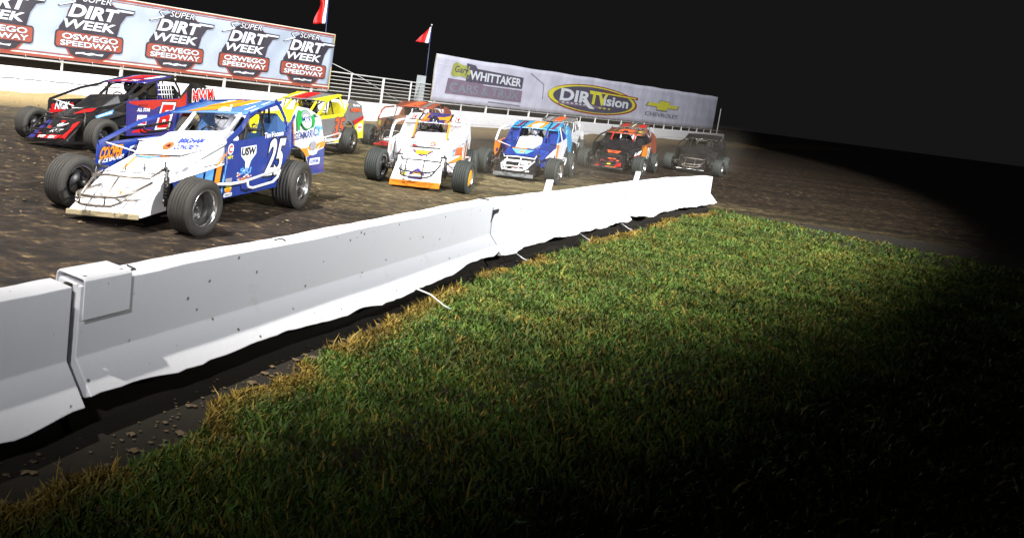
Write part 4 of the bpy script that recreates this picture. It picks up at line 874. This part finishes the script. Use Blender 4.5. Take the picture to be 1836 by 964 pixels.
    pt('sponsor_decal', ellipse(-.12, .20, .075, .085), s, vRO, k['scoop']); pt('sponsor_decal', [(-.15, .16), (-.12, .24), (-.09, .16), (-.16, .21), (-.08, .21)], s, vK, k['scoop'], .004)
    # lower side panel stripes
    def L_(u, v, d=0):
        q = Vector((.74, .468, 0)).lerp(Vector((.503, .812, 0)), u); return k['XF']((q.x + .014, q.y + .012 + d, .27 + v))
    for x0, x1, m in ((.02, .24, vC), (.30, .55, vC), (.62, .78, vO), (.86, .92, vC)): pt('stripe', [(x0, 0.0), (x1, 0.0), (x1 + .06, .30 + .13 * x1), (x0 + .06, .30 + .13 * x0)], L_, m, k['low'])
    def SPn(u, v, d=0):  # flared upper side panel
        a = Vector((1.32, .43, .50)).lerp(Vector((.51, .812, .72)), u); c_ = Vector((1.32, .425, .60)).lerp(Vector((.56, .805, .95)), u); q = a.lerp(c_, v); return k['XF']((q.x + .004, q.y + .012, q.z))
    pt('stripe', [(.78, .0), (.84, .0), (1.0, .52), (1.0, .62)], SPn, vO, h)
    pt('sponsor_decal', [(.30 + .06 * math.cos(a), .62 + .20 * math.sin(a)) for a in np.linspace(0, 6.28, 16)], SPn, vGr, h)
    # right inner panel
    r = k['DR']; dr_ = k['doorR']
    lett('COOPER', r, -1.12, .72, .46, .15, vO, dr_, .05, .35, R(3), vK); lett('RACE ENGINES', r, -1.12, .66, .52, .05, vW, dr_, .03, .2, R(6))
    pt('sponsor_decal', [(-.52, .70), (-.48, .86), (-.28, .90), (-.26, .76), (-.32, .68)], r, vW, dr_); lett('HIG', r, -.48, .74, .17, .10, vN, dr_, .03, .1, 0, None, d=.006)
    rp = k['rp']; flame(rp, vO, vO); rp([(.45, .04), (.50, .04), (.15, .5), (.10, .5)], vW); rp([(.70, .20), (.76, .20), (.76, .50), (.72, .50)], vW); rp([(.88, .15), (.93, .15), (.93, .38), (.9, .38)], vW); rp([(.80, .6), (.85, .6), (.85, .85), (.82, .85)], vW)
    rp([(-.85, .85), (-.1, .95), (.3, .9), (-.1, .86), (-.6, .78)], BLUE)
    def A(u, v, d=0): q = Vector((.50, .79, .985)).lerp(Vector((-.22, .665, 1.345)), u); return k['XF']((q.x - v * .45, q.y + .012 + d, q.z - v * .9))
    text('lettering', 'J. MORGAN', lambda a_, b_, d: A(.30 + a_ * .55, .02 - b_ * .045, d), 0, 0, 1, 1, vW, D, .02)
make_car(dict(loc=(-1.958, 10.412), yaw=-111, lean=.11, steer=-8, rz=-.03, co=.15, label='blue and white race car number 25 leading at the front of the photo', tyre=TYRE, fn=liv25, bumper=STEEL, net=None,
    c=dict(nose=WHITE, lip=DRYMUD, hood=WHITE, door=BLUE, low=BLUE, inner=BLUE, scoop=WHITE, quarter=WHITE, right=BLUE, roof=SKY, rooflip=BLUE, frame=BLUE, frame_r=BLUE, bulk=SKY, rdeck=SKY, deck=WHITE, post=WTUBE, bpost=BLACK),
    driver=(PW, 'driver in a white suit and white helmet inside the blue 25 car'), tank=BLUE))

# --- 6, black, red and purple
def liv6(k):
    D = k['doorL']; f = k['DL']
    pt('stripe', [(-.5, .93), (.30, .80), (.48, .88), (1.5, .88), (1.55, 1.22), (1.2, 1.06), (-.2, .99), (-.5, .97)], f, RED, D)
    sh6 = lambda P_: [(.46 + x_ + .30 * y_, .375 + y_) for x_, y_ in P_]
    pt('number_outline', sh6([(-.05, -.05), (.49, -.05), (.49, .35), (.45, .40), (.49, .44), (.49, .62), (-.05, .62)]), f, vK, D, .003)
    pt('number_outline', sh6([(-.03, -.03), (.47, -.03), (.47, .60), (-.03, .60)]), f, vW, D, .0045)
    pt('race_number', sh6([(.02, .02), (.40, .02), (.40, .28), (.35, .32), (.17, .32), (.17, .42), (.42, .42), (.42, .55), (.02, .55)]), f, vR, D, .006)
    pt('race_number', sh6([(.16, .12), (.26, .12), (.26, .21), (.16, .21)]), f, vW, D, .0075); pt('race_number', sh6([(.19, .145), (.23, .145), (.23, .185), (.19, .185)]), f, vK, D, .009)
    lett('ALL STAR', f, -.22, .76, .42, .07, vW, D, .03, .15); pt('sponsor_decal', rrect(-.20, .46, .12, .68, .01), f, vW, D); pt('sponsor_decal', [(-.18, .50), (.10, .48), (.10, .56), (-.18, .60)], f, vR, D, .004)
    pt('sponsor_decal', [(-.35, .30), (.3, .30), (.3, .36), (-.1, .38), (-.3, .34)], f, vR, D); lett('JASCO', f, -.2, .86, .3, .05, vK, D, .03)
    Q = k['quL']; lett('MWM', f, 1.75, 1.02, .85, .26, vR, Q, .03, .3, R(4), vW, .05)
    N = k['N']; n = k['nose']
    pt('stripe', [(.30, .05), (.46, .05), (.42, .60), (.30, .50), (.36, .30)], N, vR, n); pt('stripe', [(-.50, .02), (-.35, .02), (-.30, .55), (-.42, .60)], N, PURPLE, n)
    pt('stripe', [(-.28, .03), (.25, .03), (.30, .14), (-.30, .14)], N, vR, n, .003); lett('MT', N, -.24, .04, .16, .07, vW, n, .04); lett('EX', N, .02, .04, .16, .07, vW, n, .04); lett('NGK', N, -.08, .22, .26, .10, vW, n, .03, .3)
    lett('66', N, -.06, .40, .24, .11, vW, n, .03, .3); pt('sponsor_decal', ellipse(-.30, .14, .05, .05), N, vR, n, .005); pt('sponsor_decal', ellipse(-.20, .36, .04, .04), N, vR, n, .005); pt('sponsor_decal', ellipse(.0, .56, .06, .03), N, vR, n, .005)
    H = k['H']; pt('stripe', [(.0, .10), (.34, .30), (.30, .52), (.05, .40)], H, vR, k['hood']); pt('stripe', [(-.4, .5), (.2, .56), (.2, .5), (-.3, .42)], H, vW, k['hood'])
    r = k['DR']; lett('NGK', r, -.98, .74, .38, .15, vW, k['doorR'], .04, .2, 0); pt('stripe', [(-1.15, .64), (-.7, .70), (-.6, .78), (-1.15, .74)], r, vR, k['doorR']); pt('sponsor_decal', ellipse(-1.03, .80, .06, .06), r, vR, k['doorR'], .004); pt('sponsor_decal', ellipse(-.50, .84, .05, .05), r, vR, k['doorR'], .004)
    def SPn(u, v, d=0):
        a = Vector((1.32, .43, .50)).lerp(Vector((.51, .812, .72)), u); c_ = Vector((1.32, .425, .60)).lerp(Vector((.56, .805, .95)), u); q = a.lerp(c_, v); return k['XF']((q.x + .004, q.y + .012 + d, q.z))
    pt('sponsor_decal', [(.25, .30), (.62, .30), (.66, .75), (.22, .72)], SPn, vC, k['hood']); lett('JOHNS', SPn, .28, .38, .32, .25, vW, k['hood'], .03, .0, 0, None, d=.006)
    rp = k['rp']; rp([(-.8, .02), (.2, .02), (.5, .35), (-.5, .35)], vR); rp([(-.7, .45), (.1, .45), (.4, .9), (-.5, .9)], vR); rp([(.3, .40), (.5, .38), (.75, .85), (.5, .85)], vW); rp([(-.9, .1), (-.85, .1), (-.5, .95), (-.55, .95)], vC)
    lett('LUCAS', k['RP'], -.35, .12, .7, .14, vW, k['roof'], .03)
make_car(dict(loc=(-4.94, 16.31), yaw=-114, lean=.09, steer=-6, label='black, red and purple race car number 6 by the outer wall at far left', tyre=TYRE, fn=liv6, rim=DARKSTEEL, bumper=DARKSTEEL, nerf=DARKSTEEL, net=WTUBE,
    c=dict(nose=BLACK, lip=BLACK, hood=BLACK, door=PURPLE, low=BLACK, inner=BLACK, scoop=BLACK, quarter=BLACK, right=BLACK, roof=PURPLE, rooflip=BLACK, frame=BLACK, bulk=BLACK, rdeck=BLACK, deck=BLACK, post=BLACK, bpost=PURPLE),
    driver=(PK, 'driver in a black suit and helmet inside the black number 6 car')))

# --- 35, yellow and grey
def liv35(k):
    D = k['doorL']; f = k['DL']; Q = k['quL']
    num('35', f, .62, .44, .62, .50, vRO, vK, D, .03, .2, .03)
    pt('stripe', [(-.3, 1.0), (1.25, 1.075), (1.55, 1.28), (1.5, 1.18), (1.2, .98), (-.4, .90)], f, YELLOW, D); pt('stripe', [(-.45, .26), (1.28, .25), (1.28, .40), (-.4, .36)], f, vW, D); pt('stripe', [(.2, .27), (1.26, .27), (1.26, .36), (.6, .33)], f, YELLOW, D, .004)
    lett('HOFFMAN', f, 1.80, 1.12, .75, .10, vRO, Q, .05, .1); lett('Martins', f, 2.0, 1.27, .5, .07, vW, Q, .03, .1)
    pt('stripe', [(1.95, .86), (2.75, 1.02), (2.78, .92), (2.1, .74)], f, vR, Q); pt('stripe', [(2.1, .73), (2.78, .91), (2.91, .34), (2.38, .34), (2.24, .52)], f, YELLOW, Q); pt('sponsor_decal', ellipse(2.55, .66, .22, .13), f, vW, Q, .004); lett('SUNOCO', f, 2.38, .63, .34, .07, vR, Q, .03, 0, 0, None, d=.007)
    rp = k['rp']; rp([(-.62, .05), (.05, .05), (.15, .9), (-.45, .9)], vR); rp([(.35, .0), (1.0, .0), (1.0, 1.0), (.85, 1.0)], YELLOW); rp([(-1.0, 0), (-.72, 0), (-.55, .95), (-.95, 1)], YELLOW); rp([(-.80, .1), (-.76, .1), (-.66, .9), (-.72, .9)], vW)
make_car(dict(loc=(-1.1, 19.75), yaw=-113, lean=.05, steer=-6, label='yellow, grey and orange race car number 35 behind the leading blue car', fn=liv35, lod=1,
    c=dict(nose=YELLOW, lip=YELLOW, hood=GREY, door=GREY, inner=YELLOW, scoop=YELLOW, quarter=GREY, right=YELLOW, roof=GREY, rooflip=YELLOW, frame=YELLOW, bulk=YELLOW, rdeck=YELLOW, deck=YELLOW, post=YELLOW, bpost=BLACK),
    driver=(PK, 'driver in dark clothing inside the yellow 35 car')))

# --- white and orange
def livW(k):
    N = k['N']; n = k['nose']; H = k['H']; rp = k['rp']
    pt('sponsor_decal', [(-.18, .20), (-.05, .36), (.0, .40), (.05, .36), (.18, .20), (.10, .20), (.0, .30), (-.10, .20)], N, vP, n); pt('sponsor_decal', [(-.10, .20), (.0, .31), (.10, .20), (.05, .20), (.0, .25), (-.05, .20)], N, vO, n, .004)
    pt('sponsor_decal', [(-.16, .08), (.14, .08), (.14, .16), (-.16, .16)], N, vP, n); pt('sponsor_decal', [(-.36, .14), (-.22, .18), (-.20, .24), (-.34, .22)], N, vY, n)
    pt('sponsor_decal', [(-.24, .36), (.24, .36), (.14, .16), (.0, .06), (-.12, .16)], H, vP, k['hood']); pt('sponsor_decal', [(-.20, .33), (.20, .33), (.10, .20), (.0, .11), (-.06, .18)], H, vO, k['hood'], .004); lett('M', H, -.12, .16, .22, .15, vY, k['hood'], .06, 0, 0, None, d=.006)
    rp([(-.50, .0), (.50, .0), (.62, .98), (-.42, .98)], PURPLE); rp([(-.44, .10), (-.2, .12), (.1, .30), (.45, .34), (.50, .80), (.30, .6), (.0, .55), (-.20, .62), (-.1, .42), (-.40, .30)], vO); rp([(-.48, .05), (-.36, .05), (-.28, .92), (-.38, .92)], vO); rp([(.36, .05), (.48, .05), (.58, .92), (.48, .92)], vO)
    lett('14', k['RP'], -.86, .25, .14, .5, vR, k['roof'], .02); lett('14', k['RP'], .72, .3, .14, .5, vR, k['roof'], .02)
    s = k['SP']; lett('W', s, -.28, .10, .10, .10, vC, k['scoop'], .04); pt('sponsor_decal', [(-.28, .05), (-.16, .02), (-.15, .06), (-.26, .10)], s, vR, k['scoop']); lett('W', s, .10, .12, .15, .12, vRO, k['scoop'], .04); pt('sponsor_decal', [(.10, .06), (.28, .10), (.26, .14), (.1, .09)], s, vR, k['scoop'])
    f = k['DL']; num('14', f, .3, .45, .5, .45, vO, vP, k['doorL'], .05, .2); pt('stripe', [(-.45, .26), (-.30, .26), (-.2, .9), (-.5, .9)], f, vO, k['doorL'])
    r = k['DR']; pt('sponsor_decal', ellipse(-.8, .72, .16, .10), r, vO, k['doorR']); pt('sponsor_decal', ellipse(-.92, .70, .07, .07), r, vC, k['doorR'], .004)
    def F_(u, v, d=0): q = Vector((.92, .47, .52)).lerp(Vector((.52, .79, .62)), u); return k['XF']((q.x + .02 + d, q.y + .02, q.z + v))
    pt('sponsor_decal', [(.1, -.02), (1.0, -.06), (1.0, .06), (.1, .06)], F_, vO, k['low'], .0); pt('sponsor_decal', [(.45, .06), (.95, .06), (.95, .26), (.55, .26)], F_, vRO, k['low'], .0); pt('sponsor_decal', [(.30, .06), (.45, .06), (.50, .24), (.40, .24)], F_, vC, k['low'], .0)
    pt('panel_vent', [(-.40, .01), (.36, .01), (.36, .03), (-.40, .03)], k['SP'], SEAM, k['scoop'])
make_car(dict(loc=(2.14, 17.05), yaw=-102.5, lean=.05, steer=-12, rz=-.08, postw=.075, scoopw=.8, label='white race car with orange bumper and purple and orange roof', fn=livW, bumper=DARKSTEEL, cover=dict(lf=paint('amber', (.80, .36, .02), .1)), tube_r=True, fill=WHITE, liph=.12, roofback=-1.15,
    c=dict(nose=WHITE, lip=ORANGE, hood=WHITE, door=WHITE, inner=WHITE, scoop=WHITE, quarter=WHITE, right=WHITE, roof=WHITE, frame=WHITE, frame_r=WHITE, bulk=WHITE, rdeck=WHITE, deck=WHITE, post=ORANGE, bpost=WHITE),
    driver=(PK, 'driver in a dark helmet between the orange posts of the white car')))

# --- dusty rust coloured car behind the white one
def livR(k):
    rp = k['rp']; rp([(-.6, .0), (.1, .0), (.3, .9), (-.2, .9)], vRO); rp([(.4, .0), (.6, .0), (.75, .95), (.5, .95)], GREY); pt('sponsor_decal', ellipse(-.95, .80, .15, .10), k['DR'], vinyl('olive', (.36, .36, .05)), k['doorR'])
    pt('stripe', [(-.3, .2), (.3, .2), (.2, .36), (-.2, .36)], k['N'], vW, k['nose']); pt('stripe', [(-.36, .05), (.3, .05), (.3, .12), (-.36, .12)], k['N'], vR, k['nose'])
make_car(dict(loc=(2.42, 25.4), yaw=-112, lean=.05, steer=-6, label='dusty rust red race car half hidden behind the white and orange car', fn=livR, lod=1, bumper=STEEL, tube_r=True,
    c=dict(nose=BLACK, lip=RED, hood=BLACK, door=RUST, inner=BROWN, scoop=BROWN, quarter=RUST, right=BROWN, roof=RUST, frame=RUST, frame_r=RUST, bulk=BROWN, rdeck=RUST, deck=GREY, post=RUST, bpost=GREY),
    driver=(PK, 'driver barely visible inside the dusty rust red car')))

# --- blue and light blue car
def livB(k):
    rp = k['rp']; rp([(-.42, .05), (.30, .05), (.42, .92), (-.20, .92)], vO); rp([(-.10, .3), (.20, .3), (.25, .7), (-.02, .7)], vW); rp([(-.86, .05), (-.72, .05), (-.58, .9), (-.74, .9)], MAROON); rp([(.66, .05), (.80, .05), (.92, .9), (.78, .9)], MAROON)
    H = k['H']; pt('sponsor_decal', [(-.30, .40), (.30, .40), (.16, .12), (-.1, .08)], H, vC, k['hood']); pt('sponsor_decal', [(-.30, .50), (.1, .50), (.1, .42), (-.3, .42)], H, vO, k['hood']); pt('sponsor_decal', [(-.06, .18), (.08, .18), (.06, .30), (-.05, .30)], H, vO, k['hood'], .004)
    N = k['N']; n = k['nose']; pt('sponsor_decal', [(-.35, .46), (.35, .46), (.35, .54), (-.35, .54)], N, vW, n)
    for x_, y_, w_, m in ((-.40, .34, .12, vW), (-.1, .14, .3, vW), (-.34, .12, .14, vW), (.18, .22, .12, vW), (.28, .1, .1, vW), (-.04, .24, .14, vR), (-.3, .22, .1, vGr), (.1, .38, .2, vW), (-.16, .36, .1, vK)): pt('sponsor_decal', [(x_, y_), (x_ + w_, y_ + .01), (x_ + w_ * .9, y_ + .07), (x_ + .02, y_ + .06)], N, m, n, .003)
    s = k['SP']; pt('sponsor_decal', [(.04, .20), (.22, .26), (.22, .29), (.04, .23)], s, vB, k['scoop']); pt('sponsor_decal', [(.04, .12), (.22, .18), (.22, .21), (.04, .15)], s, vB, k['scoop'])
    f = k['DL']; num('4', f, .4, .42, .45, .5, vW, None, k['doorL'], .06, .2); pt('stripe', [(-.5, .26), (-.2, .26), (-.1, .95), (-.55, .95)], f, vO, k['doorL'])
    def SPn(u, v, d=0):
        a = Vector((1.32, .43, .50)).lerp(Vector((.51, .812, .72)), u); c_ = Vector((1.32, .425, .60)).lerp(Vector((.56, .805, .95)), u); q = a.lerp(c_, v); return k['XF']((q.x + .004, q.y + .014 + d, q.z))
    num('4', SPn, .45, -.35, .40, .95, vW, None, k['hood'], .06, .1)
    r = k['DR']; pt('stripe', [(-1.15, .50), (-.5, .55), (-.5, .80), (-1.15, .90)], r, vO, k['doorR']); pt('sponsor_decal', [(-.95, .62), (-.7, .64), (-.7, .74), (-.95, .72)], r, vP, k['doorR'], .004)
make_car(dict(loc=(5.50, 21.1), yaw=-114, lean=.05, steer=-10, rz=-.06, scoopw=.70, label='dark blue race car with light blue roof and white bent window frame', fn=livB, bumper=WTUBE, tube_r=True, lod=0, shock=DARKSTEEL, fill=BLUE, liph=.09,
    c=dict(nose=BLACK, lip=SILVER, hood=BLUE, door=WHITE, low=BLUE, inner=BLUE, scoop=WHITE, quarter=CYAN, right=ORANGE, roof=CYAN, frame=CYAN, frame_r=WTUBE, bulk=BLUE, rdeck=BLUE, deck=BLUE, post=BLUE, bpost=WHITE),
    driver=(PW, 'driver in white helmet inside the light blue roofed car')))

# --- grey and orange car behind it
def livG(k): rp = k['rp']; rp([(-.3, .0), (.25, .0), (.4, .9), (-.1, .9)], vRO); rp([(-.8, .1), (-.5, .1), (-.4, .8), (-.6, .8)], vGr)
make_car(dict(loc=(9.05, 31.2), yaw=-116, lean=.05, label='dusty grey race car with an orange roof patch behind the blue car', fn=livG, lod=2,
    c=dict(nose=GREY, lip=GREY, hood=GREY, door=WHITE, scoop=GREY, quarter=WHITE, right=GREY, roof=GREY, frame=WTUBE, bulk=GREY, rdeck=GREY, deck=GREY, post=DARKSTEEL, bpost=WHITE)))

# --- black and orange car
def livK(k):
    N = k['N']; n = k['nose']
    for x_, y_, w_, h_, m in ((-.42, .05, .2, .05, vR), (-.1, .03, .4, .05, vRO), (.05, .05, .2, .03, vY), (-.40, .16, .14, .06, vR), (-.06, .17, .16, .05, vY), (.22, .1, .2, .2, vR), (-.3, .28, .16, .1, vR), (-.02, .34, .14, .07, vR), (.2, .34, .12, .1, vRO), (-.1, .46, .3, .05, vRO)): pt('sponsor_decal', [(x_, y_), (x_ + w_, y_), (x_ + w_ * .9, y_ + h_), (x_ + .03, y_ + h_)], N, m, n, .003)
    pt('sponsor_decal', [(-.24, .30), (.24, .30), (.16, .06), (.0, .10), (-.16, .06)], k['H'], vRO, k['hood']); pt('sponsor_decal', [(-.14, .24), (.14, .24), (.0, .14)], k['H'], vK, k['hood'], .004)
    rp = k['rp']; rp([(-.9, .0), (.9, .0), (.85, .12), (-.85, .12)], vRO); rp([(-.5, .3), (.3, .3), (.4, .75), (-.3, .75)], vRO); rp([(.5, .5), (.75, .5), (.8, .6), (.55, .6)], vY)
    f = k['DL']; pt('stripe', [(-.5, .30), (.6, .32), (.9, .8), (.2, 1.0), (-.3, .9), (-.45, .7)], f, vO, k['doorL']); num('21', f, .6, .45, .5, .45, vW, vK, k['doorL'], .04, .2)
    def SPn(u, v, d=0):
        a = Vector((1.32, .43, .50)).lerp(Vector((.51, .812, .72)), u); c_ = Vector((1.32, .425, .60)).lerp(Vector((.56, .805, .95)), u); q = a.lerp(c_, v); return k['XF']((q.x + .004, q.y + .014 + d, q.z))
    lett('US', SPn, .50, .0, .35, .5, vW, k['hood'], .05, .2); pt('sponsor_decal', [(.45, -.3), (.85, -.3), (.85, -.05), (.5, -.05)], SPn, vR, k['hood'])
make_car(dict(loc=(10.4, 27.22), yaw=-121, lean=.03, steer=-8, rz=-.06, label='black race car with red and orange flame shapes near the right edge', fn=livK, lod=1, bumper=DARKSTEEL, nerf=DARKSTEEL, fill=BLACK,
    c=dict(nose=BLACK, lip=BLACK, hood=BLACK, door=paint('dusty_orange', (.36, .10, .03), .4), low=BLACK, inner=BLACK, scoop=BLACK, quarter=RUST, right=BLACK, roof=BROWN, frame=BLACK, bulk=BLACK, rdeck=BLACK, deck=BLACK, post=RED, bpost=BLACK),
    driver=(PK, 'driver in a dark helmet inside the black and orange car')))

# --- white and red car behind the black one
def livS(k): rp = k['rp']; rp([(-.9, .05), (-.5, .05), (-.4, .9), (-.8, .9)], vR); rp([(.4, .05), (.9, .05), (.9, .9), (.5, .9)], vR); rp([(-.1, .1), (.0, .1), (.1, .9), (.0, .9)], vW); num('7', k['DL'], .5, .4, .5, .5, vR, None, k['doorL'])
make_car(dict(loc=(15.1, 38.6), yaw=-121, lean=.05, label='dusty white and red race car behind the black and orange car', fn=livS, lod=2,
    c=dict(nose=WHITE, lip=RED, hood=GREY, door=WHITE, scoop=WHITE, quarter=WHITE, right=BROWN, roof=BROWN, frame=SILVER, bulk=GREY, rdeck=GREY, deck=GREY, post=SILVER, bpost=RED)))
# --- last car, only its wheel shows at the right edge
def livL(k): pass
make_car(dict(loc=(15.45, 31.75), yaw=-122, lean=.04, label='black race car at the right edge, only its front wheel in the photo', fn=livL, lod=2,
    c=dict(nose=BLACK, lip=BLACK, hood=BLACK, door=BLACK, scoop=BLACK, quarter=BLACK, right=BLACK, roof=BLACK, frame=BLACK, post=DARKSTEEL, bpost=BLACK)))

# ------------------------------------------------------------------ thin dust hanging over the track behind the leading cars
me = bpy.data.meshes.new('dust'); bm = bmesh.new(); bmesh.ops.create_cube(bm, size=1); bmesh.ops.scale(bm, vec=(26, 13, 2.1), verts=bm.verts); bm.to_mesh(me); bm.free()
d_ = bpy.data.objects.new('dust', me); COL.objects.link(d_); d_.location = (6.5, 28.5, 1.12); d_.rotation_euler.z = R(50)
mt = bpy.data.materials.new('dust_volume'); mt.use_nodes = True; nt = mt.node_tree; nt.nodes.remove(nt.nodes['Principled BSDF'])
pv = nt.nodes.new('ShaderNodeVolumePrincipled'); pv.inputs['Color'].default_value = (.75, .66, .52, 1); pv.inputs['Anisotropy'].default_value = .2
tc = nt.nodes.new('ShaderNodeTexCoord'); nz = nt.nodes.new('ShaderNodeTexNoise'); nz.inputs['Scale'].default_value = .35; nz.inputs['Detail'].default_value = 3; nt.links.new(tc.outputs['Object'], nz.inputs[0])
mr = nt.nodes.new('ShaderNodeMapRange'); mr.inputs['From Min'].default_value = .42; mr.inputs['From Max'].default_value = .75; mr.inputs['To Max'].default_value = .075; nt.links.new(nz.outputs['Fac'], mr.inputs['Value'])
sx = nt.nodes.new('ShaderNodeSeparateXYZ'); nt.links.new(tc.outputs['Object'], sx.inputs[0]); m2 = nt.nodes.new('ShaderNodeMapRange'); m2.inputs['From Min'].default_value = -1.0; m2.inputs['From Max'].default_value = 1.0; m2.inputs['To Min'].default_value = 1; m2.inputs['To Max'].default_value = 0; nt.links.new(sx.outputs['Z'], m2.inputs['Value'])
mm = nt.nodes.new('ShaderNodeMath'); mm.operation = 'MULTIPLY'; nt.links.new(mr.outputs[0], mm.inputs[0]); nt.links.new(m2.outputs[0], mm.inputs[1]); nt.links.new(mm.outputs[0], pv.inputs['Density'])
nt.links.new(pv.outputs[0], nt.nodes['Material Output'].inputs['Volume']); me.materials.append(mt); tag(d_, 'thin pale dust hanging low over the track among the following cars', 'dust', kind='stuff')
sc.cycles.volume_step_rate = 2.0; sc.cycles.volume_max_steps = 64
